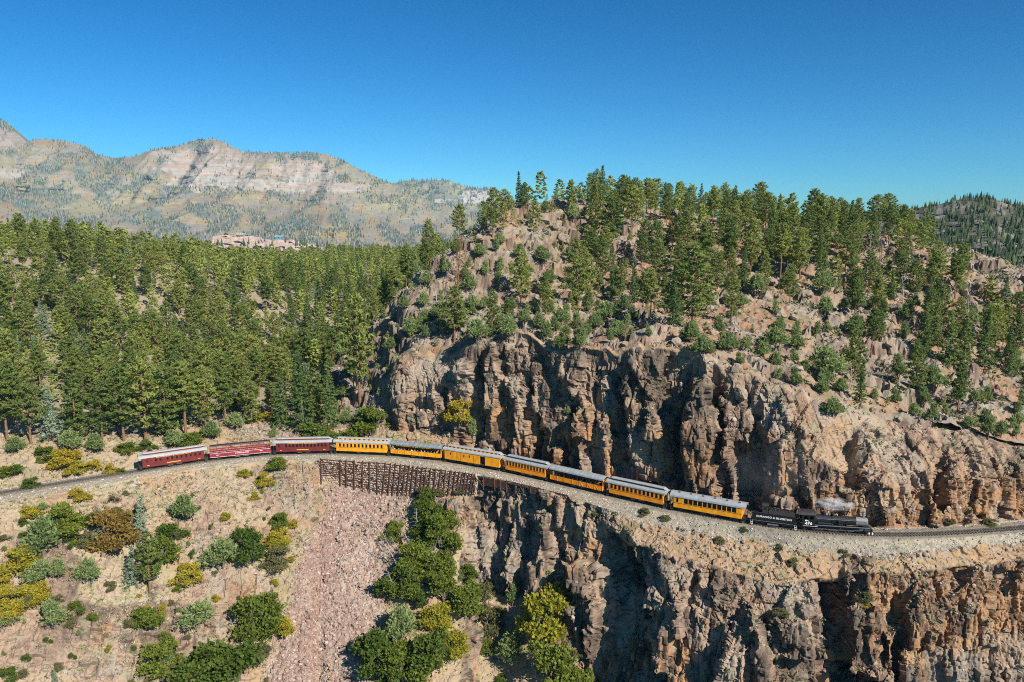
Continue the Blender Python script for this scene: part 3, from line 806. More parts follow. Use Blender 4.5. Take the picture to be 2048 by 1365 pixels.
def truck_mesh():
    b = MB()
    for sy in (-1, 1):
        b.box(-1.05, 1.05, sy * .62 - .05, sy * .62 + .05, .36, .52, M_iron)
        b.bar((-.8, sy * .64, .40), (-.25, sy * .64, .18), .07, .07, M_iron); b.bar((.8, sy * .64, .40), (.25, sy * .64, .18), .07, .07, M_iron)
        b.box(-.3, .3, sy * .63 - .07, sy * .63 + .07, .1, .24, M_iron)
        for sx in (-.72, .72): b.box(sx - .13, sx + .13, sy * .63 - .1, sy * .63 + .1, .24, .46, M_iron)
    b.box(-.18, .18, -.7, .7, .36, .58, M_under)
    return b.mesh("truck")
def wheel_mesh(r=.36):
    b = MB(); b.tube((0, -.06, 0), (0, .06, 0), r, r, M_under, 14); b.tube((0, -.08, 0), (0, -.06, 0), r * .45, r * .45, M_iron, 10); b.tube((0, .06, 0), (0, .08, 0), r * .45, r * .45, M_iron, 10)
    return b.mesh("wheel")
def add_trucks(root, xs):
    for x in xs:
        t = link("truck", shared("truck", truck_mesh), root, (x, 0, RAIL))
        for wx in (-.72, .72):
            for wy in (-.5, .5):
                link("wheel", shared("wheel", wheel_mesh), t, (wx, wy, .36))
def frame_mesh(w, h, mat, bars):
    b = MB(); t = .045
    b.box(-w / 2, -w / 2 + t, -.03, .03, -h / 2, h / 2, mat); b.box(w / 2 - t, w / 2, -.03, .03, -h / 2, h / 2, mat)
    b.box(-w / 2 + t, w / 2 - t, -.03, .03, h / 2 - t, h / 2, mat); b.box(-w / 2 + t, w / 2 - t, -.03, .03, -h / 2, -h / 2 + t, mat)
    if bars: b.box(-w / 2 + t, w / 2 - t, -.028, .028, .12 - t / 2, .12 + t / 2, mat)
    return b.mesh("window")
def pane_mesh(w, h):
    b = MB(); b.box(-w / 2 + .04, w / 2 - .04, -.006, .006, -h / 2 + .04, h / 2 - .04, M_glass); return b.mesh("pane")
def arch(w, z0, z1, n=10, thick=.07):
    o = [(w * math.cos(math.pi * i / n), z0 + (z1 - z0) * math.sin(math.pi * i / n) ** .8) for i in range(n + 1)]
    return [(y, z) for y, z in o] + [(y * .96, z - thick) for y, z in reversed(o)]
def wall_with_windows(b, y, x0, x1, z0, z1, zw0, zw1, wins, mat, th=.07):
    """one side: sheet below, sheet above, piers between the openings"""
    ys = sorted((y - th / 2, y + th / 2))
    b.box(x0, x1, ys[0], ys[1], z0, zw0, mat); b.box(x0, x1, ys[0], ys[1], zw1, z1, mat)
    e = [x0]
    for c, w in wins: e += [c - w / 2, c + w / 2]
    e.append(x1)
    for i in range(0, len(e), 2):
        if e[i + 1] - e[i] > .005: b.box(e[i], e[i + 1], ys[0], ys[1], zw0, zw1, mat)
def place(root, sx):
    """stand a car's root between two image columns of the track; returns its length"""
    a, c = track_s(sx[0]), track_s(sx[1])
    p, q = track_at(a), track_at(c)
    root.location = ((p[0] + q[0]) / 2, (p[1] + q[1]) / 2, 0)
    root.rotation_euler = (0, 0, math.atan2(q[1] - p[1], q[0] - p[0]))
    root.scale = (1, 1, 1.14 if root.name.startswith(('tender', 'steam')) else 1.09)
    return float(np.linalg.norm(q - p))
def clerestory_roof(root, L, zE, deck, side, ends, vents=True):
    """arched lower deck with a raised monitor whose sides carry little vents"""
    b = MB()
    b.prism(arch(WID + .14, zE, zE + .62), -L / 2, L / 2, deck)
    r = b.build("roof", root)
    c = MB()
    lc = L / 2 - 1.25
    c.box(-lc, lc, -.66, .66, zE + .42, zE + .94, side)
    o = c.build("clerestory", r)
    d = MB()
    d.prism(arch(.70, zE + .93, zE + 1.12, 8), -lc - .2, lc + .2, deck)
    for s in (-1, 1):                      # the monitor's ends slope down to the platform hoods
        xa, xb = s * (lc + .2), s * (L / 2 - .02)
        V = [(xa, -.72, zE + .92), (xa, .72, zE + .92), (xa, 0, zE + 1.10), (xb, -.5, zE + .5), (xb, .5, zE + .5), (xb, 0, zE + .62)]
        d.add(V, [(0, 3, 5, 2), (2, 5, 4, 1), (0, 1, 4, 3), (0, 2, 1), (3, 4, 5)], deck)
    link("roof_deck", d.mesh("roof_deck"), r)
    if vents:
        v = shared(("vent", vents), lambda: (lambda m: (m.box(-.3, .3, -.02, .02, -.11, .11, M_trim), m.mesh("roof_vent"))[1])(MB()))
        n = int(lc * 2 / 1.25)
        for i in range(n):
            x = -lc + (i + .5) * 2 * lc / n
            link("roof_vent", v, r, (x, -.675, zE + .75))
    return r
def platform(root, x, s, mat, L):
    b = MB()
    b.box(min(x, x + s * .8), max(x, x + s * .8), -1.15, 1.15, 1.02, 1.14, M_under)
    for y in (-1.05, 1.05):
        for k, z in enumerate((.46, .74)):
            b.box(min(x + s * .1, x + s * .7), max(x + s * .1, x + s * .7), y - .12 - .18 * (1 - k) * (1 if y > 0 else 1), y + .12, z, z + .05, M_iron)
        b.bar((x + s * .08, y, .46), (x + s * .08, y, 1.1), .04, .22, M_under); b.bar((x + s * .72, y, .46), (x + s * .72, y, 1.1), .04, .22, M_under)
        b.bar((x + s * .76, y, 1.1), (x + s * .76, y, 2.05), .04, .04, M_under)
        b.bar((x + s * .76, y, 1.1), (x + s * .76, y, 3.3), .05, .05, M_under)
    b.bar((x + s * .76, -1.05, 2.05), (x + s * .76, -.35, 2.05), .05, .05, M_under); b.bar((x + s * .76, 1.05, 2.05), (x + s * .76, .35, 2.05), .05, .05, M_under)
    for y in (-.9, -.7, -.5, .5, .7, .9): b.bar((x + s * .76, y, 1.1), (x + s * .76, y, 2.05), .025, .025, M_under)
    b.box(min(x + s * .8, x + s * 1.05), max(x + s * .8, x + s * 1.05), -.12, .12, .72, .95, M_iron)
    b.build("platform", root)
def underframe(root, L, tank=True):
    b = MB()
    for y in (-1.0, 1.0): b.box(-L / 2, L / 2, y - .1, y + .1, .92, 1.06, M_under)
    b.box(-L / 2, L / 2, -.15, .15, .80, 1.02, M_under)
    for y in (-.95, .95):                  # truss rods
        b.bar((-L / 2 + 2.4, y, .9), (-1.6, y, .62), .04, .04, M_iron); b.bar((-1.6, y, .62), (1.6, y, .62), .04, .04, M_iron); b.bar((1.6, y, .62), (L / 2 - 2.4, y, .9), .04, .04, M_iron)
    b.build("underframe", root)
    if tank:
        t = MB(); t.tube((.6, -.8, .68), (2.0, -.8, .68), .2, .2, M_smoke, 10); t.build("air_tank", root)
        t = MB(); t.box(-1.4, -.2, -1.05, -.55, .45, .9, M_iron); t.build("battery_box", root)
def coach(sx, label, group, paint, deck, cler, wins, win_wh=(.52, .80), sash=None, lower=None, end_paint=None, letter=None, name_board=None, belt=M_trim, bars=True, monitor=True, hoods=True):
    root = empty("passenger_car"); L = place(root, sx) - .15
    tag(root, label, "train car", group)
    zf, zE, zw0, zw1 = 1.06, 3.14, 2.0, 2.0 + win_wh[1]
    xb = L / 2 - .85                        # body between the platforms
    ww = [(-xb + f * 2 * xb, win_wh[0] * k) for f, k in wins]
    low = lower or paint
    b = MB()
    for y in (-WID, WID):
        ys = y
        wall_with_windows(b, ys, -xb, xb, 1.86, zE, zw0, zw1, ww, paint)
        b.box(-xb, xb, ys - .035, ys + .035, .92, 1.86, low)
    for x in (-xb + .035, xb - .035):       # ends, each with a doorway
        b.box(x - .035, x + .035, -WID + .035, -.42, .92, zE, end_paint or paint); b.box(x - .035, x + .035, .42, WID - .035, .92, zE, end_paint or paint)
        b.box(x - .035, x + .035, -.42, .42, 2.95, zE + .3, end_paint or paint)
    b.build("body", root)
    bl = MB()
    for y in (-WID - .045, WID + .045):
        bl.box(-xb, xb, y - .01, y + .01, 1.84, 1.90, belt); bl.box(-xb, xb, y - .01, y + .01, .90, .95, belt)
        bl.box(-xb, xb, y - .01, y + .01, zE - .06, zE, belt)
    bl.build("belt_rail", root)
    f = MB(); f.box(-xb, xb, -WID + .04, WID - .04, zf - .06, zf, M_floor); f.build("floor", root)
    for x in (-xb, xb):
        d = MB(); d.box(x - .02, x + .02, -.40, .40, 1.08, 2.93, low if paint is not M_red else M_red); d.box(x - .03, x + .03, -.25, .25, 2.1, 2.75, M_glass); d.build("door", root)
    underframe(root, L)
    add_trucks(root, (-L / 2 + 2.5, L / 2 - 2.5))
    platform(root, -xb, -1, paint, L); platform(root, xb, 1, paint, L)
    for c, w in ww:
        for y in (-WID, WID):
            fr = link("window", shared(("frame", round(w, 2), win_wh[1], (sash or paint).name, bars), lambda: frame_mesh(w, win_wh[1], sash or paint, bars)), root, (c, y, (zw0 + zw1) / 2))
            link("pane", shared(("pane", round(w, 2), win_wh[1]), lambda: pane_mesh(w, win_wh[1])), fr)
    seat = shared("seat", lambda: (lambda m: (m.box(-.25, .25, -.45, .45, 0, .42, M_seat), m.box(.18, .28, -.45, .45, .42, .95, M_seat), m.mesh("seat"))[2])(MB()))
    k = int(2 * xb / 1.15)
    for i in range(1, k - 1):
        for y in (-.75, .75): link("seat", seat, root, (-xb + (i + .5) * 2 * xb / k, y, zf))
    if monitor: clerestory_roof(root, L, zE, deck, cler, True, vents=(cler in (M_yellow, M_deep)))
    else:
        r = MB(); r.prism(arch(WID + .16, zE, zE + .80), -L / 2, L / 2, deck); ro = r.build("roof", root)
        for s in (-1, 1):
            e = MB(); e.box(s * (L / 2 - 1.6) - .05, s * (L / 2 - 1.6) + .05, -.9, .9, zE + .58, zE + .70, deck); e.build("roof_rib", ro)
        for i in range(6):
            v = MB(); v.box(-.22, .22, -.2, .2, 0, .2, M_trim); v.build("roof_vent", ro, (-L / 2 + (i + .7) * L / 6.3, -.35, zE + .66))
    if letter: text("lettering", letter[0], .26, letter[1], root, 0, -WID - .05, zE - .17, L * .5)
    if name_board:
        nb = MB(); nb.box(-L * .1, L * .1, -WID - .055, -WID - .04, 1.28, 1.45, name_board); nb.build("name_plate", root)
        for x in (-xb + 1.3, xb - 1.3):
            nb = MB(); nb.box(x - .3, x + .3, -WID - .055, -WID - .04, 1.22, 1.34, name_board); nb.build("number_plate", root)
    return root, L, xb
def open_car(sx, label, paint, panel, deck, cler_mat, letter=None, stripe=None, canopy=False, slats=12):
    root = empty("open_car"); L = place(root, sx) - .15
    tag(root, label, "train car", "open sided cars of the train")
    xb = L / 2 - .25; zr = 2.0
    b = MB()
    for y in (-WID, WID): b.box(-xb, xb, y - .04, y + .04, .92, zr, panel)
    b.build("side_panel", root)
    f = MB(); f.box(-xb, xb, -WID + .05, WID - .05, 1.0, 1.06, M_floor); f.build("floor", root)
    underframe(root, L); add_trucks(root, (-L / 2 + 2.3, L / 2 - 2.3))
    nb = 7
    braces = []
    for i in range(nb + 1):
        x = -xb + .05 + i * (2 * xb - .1) / nb
        for y in (-WID - .07, WID + .07):
            p = MB(); p.box(x - .05, x + .05, y - .03, y + .03, .92, zr, paint); p.build("post", root)
        if not canopy and i < nb and i not in (3,):
            x2 = x + (2 * xb - .1) / nb
            for y in (-WID - .06, WID + .06):
                br = MB()
                if i < 3: br.bar((x2 - .15 - .7, y, 1.0), (x2 - .1, y, zr - .05), .05, .09, paint)
                else: br.bar((x + .1, y, zr - .05), (x + .85, y, 1.0), .05, .09, paint)
                br.build("brace", root)
    top = MB()
    for y in (-WID, WID): top.box(-xb, xb, y - .06, y + .06, zr, zr + .06, paint if canopy else M_trim)
    top.build("top_rail", root)
    for x in (-xb + .035, xb - .035):
        e = MB(); zt = 3.2
        e.box(x - .035, x + .035, -WID + .04, -.45, .92, zt, paint); e.box(x - .035, x + .035, .45, WID - .04, .92, zt, paint); e.box(x - .035, x + .035, -.45, .45, 2.9, zt, paint)
        e.build("end_wall", root)
        s = 1 if x > 0 else -1
        c = MB(); c.box(min(x, x + s * .5), max(x, x + s * .5), -.12, .12, .72, .95, M_iron); c.build("coupler", root)
    pm = paint if canopy else M_trim
    n = 10 if canopy else 8
    for i in range(n + 1):
        x = -xb + .1 + i * (2 * xb - .2) / n
        for y in (-WID + .02, WID - .02):
            p = MB(); p.box(x - .045, x + .045, y - .045, y + .045, zr + .06, 3.0, pm); p.build("upright", root)
    bench = shared("bench", lambda: (lambda m: (m.box(-.22, .22, -.5, .5, 0, .42, M_seat), m.box(-.3, -.2, -.5, .5, .42, .85, M_seat), m.mesh("bench"))[2])(MB()))
    for i in range(9):
        for y in (-.62, .62): link("bench", bench, root, (-xb + (i + .7) * 2 * xb / 9.4, y, 1.06))
    if not canopy:
        fa = MB()
        for y in (-WID - .02, WID + .02): fa.box(-xb, xb, y - .03, y + .03, 2.86, 3.24, M_black)
        fa.build("letter_board", root)
        r = MB(); r.prism(arch(WID + .16, 3.22, 3.86), -L / 2, L / 2, deck); ro = r.build("roof", root)
        ns = slats
        for i in range(ns):
            x = -L / 2 + (i + .5) * L / ns
            q = MB(); q.prism([(y, z) for y, z in arch(WID + .17, 3.235, 3.905, 8, .05)], x - .05, x + .05, cler_mat); q.build("roof_rib", ro)
        if letter: text("lettering", letter[0], .27, letter[1], root, -L * .04, -WID - .055, 3.04, L * .66)
    else:
        st = MB()
        y = -WID - .045
        for (x0, x1, z0, z1) in ((-xb, xb, zr - .10, zr - .04), (-xb, xb, .96, 1.02), (-xb, -xb + .06, 1.02, zr - .10), (xb - .06, xb, 1.02, zr - .10)): st.box(x0, x1, y - .012, y + .002, z0, z1, stripe)
        st.build("stripe", root)
        hb = MB()
        for y in (-WID, WID):
            for z in (2.28, 3.0): hb.box(-xb, xb, y - .035, y + .035, z, z + (.06 if z < 3 else .2), M_silver if z < 3 else paint)
        hb.build("hand_rail", root)
        for i in range(n + 1):                # bowed canopy ribs
            x = -xb + .1 + i * (2 * xb - .2) / n
            q = MB(); q.prism(arch(WID + .04, 3.12, 3.72, 8, .10), x - .05, x + .05, paint); q.build("canopy_rib", root)
        r = MB(); r.prism(arch(.72, 3.56, 3.84, 6, .05), -xb, xb, M_purple); r.build("canopy", root)
        if letter: text("lettering", letter[0], .34, letter[1], root, L * .02, -WID - .055, 1.55, L * .22)
        for dx, dz in ((-L * .36, 1.42), (L * .33, 1.52)): nbp = MB(); nbp.box(dx - .35, dx + .35, -WID - .055, -WID - .042, dz, dz + .12, stripe); nbp.build("number_plate", root)
    return root, L, xb

TRAIN = {}
G1 = "closed coaches of the train"
even = lambda n, a, b: [(a + (b - a) * i / (n - 1), 1.0) for i in range(n)]
TRAIN['tail'] = coach((277, 415), "maroon observation coach with silver roof at the very tail of the train", G1, M_red, M_silver, M_red,
    [(.075, .6), (.215, .9), (.285, .9), (.40, .9), (.475, .9), (.55, .9), (.625, .9), (.705, .9), (.775, .9), (.855, .9), (.93, .75)], (.62, .78), letter=("DURANGO & SILVERTON", M_gold), name_board=M_gold, belt=M_red)
TRAIN['lattice'] = open_car((418, 544), "crimson open car with white outlined side and see-through purple canopy", M_rose, M_rose, M_purple, M_rose, letter=("DURANGO & SILVERTON", M_white), stripe=M_white, canopy=True)
TRAIN['maroon'] = coach((548, 667), "plain maroon coach with white roof and gold lettering, coupled to a yellow coach", G1, M_red, M_silver, M_red,
    [(.055, .7)] + even(12, .19, .93), (.64, .88), letter=("DURANGO & SILVERTON", M_gold), name_board=M_gold, belt=M_red)
TRAIN['lemon'] = coach((670, 783), "bright yellow coach with white roof coupled behind the maroon coach", G1, M_deep, M_silver, M_yellow, even(12, .075, .90), (.56, .88), sash=M_trim)
TRAIN['crowd'] = open_car((784, 888), "yellow open car with dark ribbed roof full of passengers, above the crib wall", M_deep, M_deep, M_slate, M_grey, letter=("DURANGO & SILVERTON", M_gold), slats=11)
TRAIN['narrow_coach'] = coach((1011, 1102), "shade-toned yellow coach with tall narrow windows next ahead of the baggage car", G1, M_yellow_shade, M_grey, M_trim, even(13, .045, .955), (.50, .94), sash=M_trim)
TRAIN['braced'] = open_car((1104, 1213), "shade-toned yellow open car with grey ribbed roof and diagonal braces on its side", M_yellow_shade, M_yellow_shade, M_grey, M_slate, slats=15)
TRAIN['orange'] = coach((1216, 1338), "shade-toned yellow coach with thirteen wide windows, second behind the tender", G1, M_yellow_shade, M_grey, M_trim, even(13, .045, .955), (.62, .94), sash=M_trim)
TRAIN['yellow'] = coach((1342, 1494), "yellow parlor coach with plain grey roof coupled behind the tender", G1, M_deep, M_grey, M_trim, [(.055, .55)] + even(11, .185, .89), (.88, 1.0), sash=M_black, monitor=False)

# baggage car
def baggage(sx):
    root = empty("baggage_car"); L = place(root, sx) - .15
    tag(root, "yellow baggage car with silver roof and a black open side doorway", "train car")
    xb = L / 2 - .55; zE = 3.22
    op = (.655, .745)                      # open doorway as fractions of the body
    x0, x1 = -xb + op[0] * 2 * xb, -xb + op[1] * 2 * xb
    wins = [(-xb + f * 2 * xb, .34) for f in (.115, .36, .46)]
    b = MB()
    wall_with_windows(b, -WID, -xb, x0, .92, zE, 2.05, 2.75, wins, M_deep)
    b.box(x1, xb, -WID - .035, -WID + .035, .92, zE, M_deep); b.box(x0, x1, -WID - .035, -WID + .035, 2.95, zE, M_deep)
    b.box(-xb, xb, WID - .035, WID + .035, .92, zE, M_deep)
    for x in (-xb + .035, xb - .035): b.box(x - .035, x + .035, -WID + .04, WID - .04, .92, zE + .35, M_deep)
    b.build("body", root)
    for c, w in wins:
        fr = link("window", frame_mesh(w, .7, M_trim, True), root, (c, -WID, 2.4)); link("pane", pane_mesh(w, .7), fr)
    d = MB(); d.box(x0 - .15 - 1.7, x0 - .12, -WID - .10, -WID - .05, 1.0, 2.95, M_deep); d.build("sliding_door", root)
    d = MB(); xa = -xb + .27 * 2 * xb; d.box(xa - .55, xa + .45, -WID - .10, -WID - .05, 1.0, 2.98, M_deep); d.build("sliding_door", root)
    for a_, c_ in ((xa + .46, xa + .52), (xa - .62, xa - .56)):
        t = MB(); t.box(a_, c_, -WID - .08, -WID - .045, .98, 2.95, M_trim); t.build("door_post", root)
    t = MB(); t.box(-xb, xb, -WID - .055, -WID - .04, zE - .05, zE, M_trim); t.box(-xb, xb, -WID - .055, -WID - .04, .90, .96, M_trim); t.build("trim_rail", root)
    f = MB(); f.box(-xb, xb, -WID + .04, WID - .04, 1.0, 1.06, M_floor); f.build("floor", root)
    r = MB(); r.box(x0 - .02, x1 + .02, -WID + .5, -WID + .55, 1.06, 2.9, M_black); r.build("doorway_dark", root)  # black sheet behind the open doorway stands in for the dark inside
    underframe(root, L); add_trucks(root, (-L / 2 + 2.4, L / 2 - 2.4))
    clerestory_roof(root, L, zE, M_silver, M_yellow, True, vents=True)
    for s in (-1, 1):
        st = MB(); st.box(s * L / 2 - .3, s * L / 2 + .3, -.12, .12, .72, .95, M_iron); st.box(s * xb - .25, s * xb + .25, -WID - .1, -WID + .1, .5, .56, M_iron); st.build("coupler", root)
    return root, L, xb
TRAIN['baggage'] = baggage((891, 1008))

# tender and locomotive
def tender(sx):
    root = empty("tender"); L = place(root, sx) - .1
    tag(root, "black coal tender lettered in white, coupled behind the locomotive cab", "tender")
    h = L / 2 - .25
    b = MB(); b.box(-h, h, -1.22, 1.22, 1.10, 2.62, M_black); b.build("tank", root)
    b = MB()
    for y in (-1.22, 1.22): b.box(-h, h, y - .05, y + .05, 2.62, 2.70, M_under)
    b.prism([(-1.1, 2.62), (1.1, 2.62), (1.0, 3.22), (-1.0, 3.22)], -h * .25, h * .98, M_under); b.build("coal_bunker", root)
    c = MB(); rnd = random.Random(5)
    for i in range(60):
        x, y = rnd.uniform(-h * .2, h * .85), rnd.uniform(-.85, .85); s = rnd.uniform(.1, .26)
        c.lathe((x, y, 3.18 + rnd.uniform(0, .22) * (1 - abs(y))), [(s * .6, 0), (s, s * .4), (s * .5, s)], M_coal, 5)
    co = c.build("coal", root); tag(co, kind="stuff")
    d = MB(); d.box(-h * .42 - .55, -h * .42 + .6, -1.02, .3, 2.66, 4.05, M_under); d.prism([(-1.1, 4.05), (.4, 4.05), (.3, 4.18), (-.35, 4.26), (-1.0, 4.18)], -h * .42 - .65, -h * .42 + .7, M_under); dh = d.build("doghouse", root)
    w = MB(); w.box(-.2, .22, -.012, .012, -.22, .22, M_glass); w.build("window", dh, (-h * .42 + .05, -1.03, 3.55))
    p = MB(); p.tube((-h * .8, 0, 2.6), (-h * .8, 0, 2.9), .35, .35, M_under, 12); p.build("water_hatch", root)
    f = MB(); f.box(-L / 2, L / 2, -1.1, 1.1, .88, 1.10, M_under); f.build("underframe", root)
    s = MB(); s.box(-h, h, -1.30, -1.235, 1.12, 1.17, M_smoke); s.build("running_board", root)
    add_trucks(root, (-L / 2 + 1.9, L / 2 - 1.9))
    for x in (-L / 2 + .25, L / 2 - .25):
        st = MB()
        for z in (.35, .65): st.box(x - .2, x + .2, -1.3, -1.05, z, z + .05, M_white)
        st.bar((x - .2, -1.25, .35), (x - .2, -1.25, 1.1), .05, .05, M_white); st.bar((x + .2, -1.25, .35), (x + .2, -1.25, 1.1), .05, .05, M_white); st.build("step", root)
    a = MB(); a.box(-1.2, 1.0, -1.22, -1.1, .55, .75, M_smoke); a.build("brake_cylinder", root)
    text("lettering", "DURANGO & SILVERTON", .46, M_white, root, .05, -1.235, 1.96, L * .76)
    return root, L
TRAIN['tender'] = tender((1501, 1594))
def loco(sx):
    root = empty("steam_locomotive"); L = place(root, sx) - .1
    tag(root, "black steam locomotive with grey smokebox at the head of the train", "locomotive")
    h = L / 2
    xc0, xc1 = -h + .15, -h + 2.75          # cab
    xs = h - 1.5                            # smokebox front
    zb, rb = 2.28, .80
    b = MB(); b.tube((xc1 - .3, 0, zb + .03), (xc1 + 2.2, 0, zb + .03), rb + .10, rb + .08, M_boiler, 24); b.tube((xc1 + 2.2, 0, zb), (xs - 2.2, 0, zb), rb + .03, rb - .02, M_boiler, 24)
    for x in (xc1 + .6, xc1 + 1.5, xc1 + 2.2, xc1 + 3.4): b.tube((x - .03, 0, zb), (x + .03, 0, zb), rb + .13, rb + .13, M_boiler, 24)
    b.build("boiler", root)
    b = MB(); b.tube((xs - 2.2, 0, zb), (xs, 0, zb), rb, rb, M_smoke, 24); b.tube((xs, 0, zb), (xs + .10, 0, zb), rb * .93, rb * .8, M_smoke, 24); b.tube((xs + .10, 0, zb), (xs + .16, 0, zb), .3, .26, M_boiler, 12); b.build("smokebox", root)
    b = MB(); b.lathe((xs - .75, 0, zb + .55), [(.34, 0), (.25, .3), (.23, 1.2), (.30, 1.28), (.30, 1.36), (.2, 1.36)], M_smoke, 16); b.build("smokestack", root)
    for x in (xc1 + 1.9, xc1 + 3.55):
        b = MB(); b.lathe((x, 0, zb + .62), [(.46, 0), (.40, .22), (.40, .62), (.34, .80), (.18, .92), (.02, .95)], M_boiler, 18); b.build("dome", root)
    b = MB(); b.lathe((xc1 + 4.35, 0, zb + .8), [(.05, 0), (.2, .1), (.16, .32), (.05, .4)], M_gold, 10); b.bar((xc1 + 4.35, -.25, zb + .75), (xc1 + 4.35, -.25, zb + 1.2), .05, .05, M_under); b.bar((xc1 + 4.35, .25, zb + .75), (xc1 + 4.35, .25, zb + 1.2), .05, .05, M_under); b.build("bell", root)
    b = MB(); b.tube((xs - .05, 0, zb + 1.0), (xs + .38, 0, zb + 1.0), .26, .28, M_under, 14); b.box(xs - .1, xs + .3, -.2, .2, zb + .68, zb + .78, M_under); hl = b.build("headlight", root)
    g = MB(); g.tube((xs + .385, 0, zb + 1.0), (xs + .40, 0, zb + 1.0), .22, .22, M_white, 14); g.build("lens", hl)
    # cab with side window openings
    c = MB()
    for y in (-1.3, 1.3): wall_with_windows(c, y, xc0, xc1, 1.30, 3.35, 2.45, 3.15, [(xc0 + .82, .95), (xc0 + 1.9, .8)], M_black, .06)
    c.box(xc1 - .06, xc1, -1.27, 1.27, 1.3, 3.4, M_black)
    cab = c.build("cab", root)
    for cx_, w_ in ((xc0 + .82, .95), (xc0 + 1.9, .8)):
        for y in (-1.3, 1.3):
            fr = link("window", frame_mesh(w_, .7, M_black, False), cab, (cx_, y, 2.8))
    c = MB(); c.prism(arch(1.45, 3.34, 3.85), xc0 - .75, xc1 + .12, M_under); c.build("cab_roof", root)
    c = MB(); c.box(xc0, xc1, -1.25, 1.25, 1.22, 1.30, M_under); c.build("cab_floor", root)
    s = MB(); s.box(xc0 + .3, xc1 + .5, -1.33, -1.25, 1.24, 1.29, M_white); s.build("cab_sill", root)
    text("lettering", "476", .62, M_white, root, (xc0 + xc1) / 2 + .02, -1.335, 1.72, 1.45)
    em = MB(); em.tube((xc0 + .8, -1.345, 2.27), (xc0 + .8, -1.335, 2.27), .17, .17, M_white, 12); em.bar((xc0 + .95, -1.34, 2.28), (xc0 + 1.45, -1.34, 2.16), .02, .09, M_white); em.build("emblem", root)
    # running boards, pipes, air tank
    r = MB()
    for y in (-1.12, 1.12): r.box(xc1, h - 1.2, y - .2, y + .2, 1.50, 1.56, M_under); r.box(xc1, h - 1.2, y + (-.21 if y < 0 else .19), y + (-.19 if y < 0 else .21), 1.47, 1.58, M_smoke)
    r.build("running_board", root)
    r = MB()
    for y in (-.95, .95): r.tube((xc1 + .4, y, zb + .35), (xs - .2, y, zb + .35), .035, .035, M_smoke, 6)
    r.build("hand_rail", root)
    r = MB(); r.tube((xc1 + .5, -1.06, 1.86), (xc1 + 3.2, -1.06, 1.80), .2, .2, M_boiler, 12); r.build("air_reservoir", root)
    r = MB(); r.lathe((xc1 + 4.6, -1.0, 1.55), [(.18, 0), (.18, .45), (.1, .5), (.2, .55), (.2, .95), (.1, 1.0)], M_boiler, 10); r.build("air_pump", root)
    fr = MB()
    for y in (-.42, .42): fr.box(xc0, h - .6, y - .08, y + .08, .75, 1.22, M_under)
    fr.build("frame", root)
    # wheels: four driving axles, a pony axle and a trailing axle
    dx0 = xc1 + .15
    dsp = (h - 2.55 - dx0) / 3
    drv = shared("driver", lambda: driver_mesh())
    for i in range(4):
        for y in (-.5, .5):
            w = link("driving_wheel", drv, root, (dx0 + i * dsp, y, RAIL + .56))
    for x, r_ in ((h - .95, .38), (xc0 + .75, .38)):
        for y in (-.5, .5): link("wheel", shared("pony", lambda: wheel_mesh(.38)), root, (x, y, RAIL + .38))
    cy = h - 1.65
    for y in (-1.05, 1.05):
        c = MB(); c.tube((cy - .55, y, 1.0), (cy + .55, y, 1.0), .34, .34, M_boiler, 16); c.tube((cy - .5, y * .98, 1.42), (cy + .5, y * .98, 1.42), .18, .18, M_boiler, 12); c.build("cylinder", root)
        c = MB(); c.bar((dx0, y * .72, RAIL + .42), (dx0 + 3 * dsp, y * .72, RAIL + .42), .07, .14, M_iron); c.build("side_rod", root)
        c = MB(); c.bar((dx0 + 2 * dsp, y * .82, RAIL + .42), (cy - 1.3, y * .98, 1.0), .07, .14, M_iron); c.bar((cy - 1.3, y, 1.0), (cy - .5, y, 1.0), .08, .08, M_smoke); c.bar((cy - 1.5, y, 1.18), (cy - .5, y, 1.18), .1, .1, M_iron); c.build("main_rod", root)
        c = MB(); c.bar((dx0 + 2 * dsp, y * .9, RAIL + .9), (cy - 1.0, y * .95, 1.4), .05, .08, M_iron); c.bar((dx0 + 1.6 * dsp, y * .95, .95), (dx0 + 1.6 * dsp, y * .95, 1.45), .08, .3, M_iron); c.build("valve_gear", root)
    p = MB(); p.box(h - .75, h - .55, -1.15, 1.15, .85, 1.2, M_under)
    for k in range(9):
        y = -1.0 + k * .25
        p.bar((h - .6, y, .95), (h - .02 - .35 * abs(y), y * .9, .32), .06, .06, M_under)
    p.bar((h - .4, -.95, .34), (h - .02, 0, .34), .08, .08, M_under); p.bar((h - .4, .95, .34), (h - .02, 0, .34), .08, .08, M_under)
    p.build("pilot", root)
    p = MB(); p.box(h - 1.5, h - .55, -1.0, 1.0, 1.2, 1.26, M_under); p.bar((xs + .05, -.6, 1.9), (h - .6, -.8, 1.22), .05, .05, M_smoke); p.bar((xs + .05, .6, 1.9), (h - .6, .8, 1.22), .05, .05, M_smoke); p.build("pilot_deck", root)
    for x in (h - .62, h - 1.25):
        st = MB(); st.box(x - .12, x + .12, -1.3, -1.15, .4, .75, M_white); st.build("step", root)
    return root, L, xc1, zb
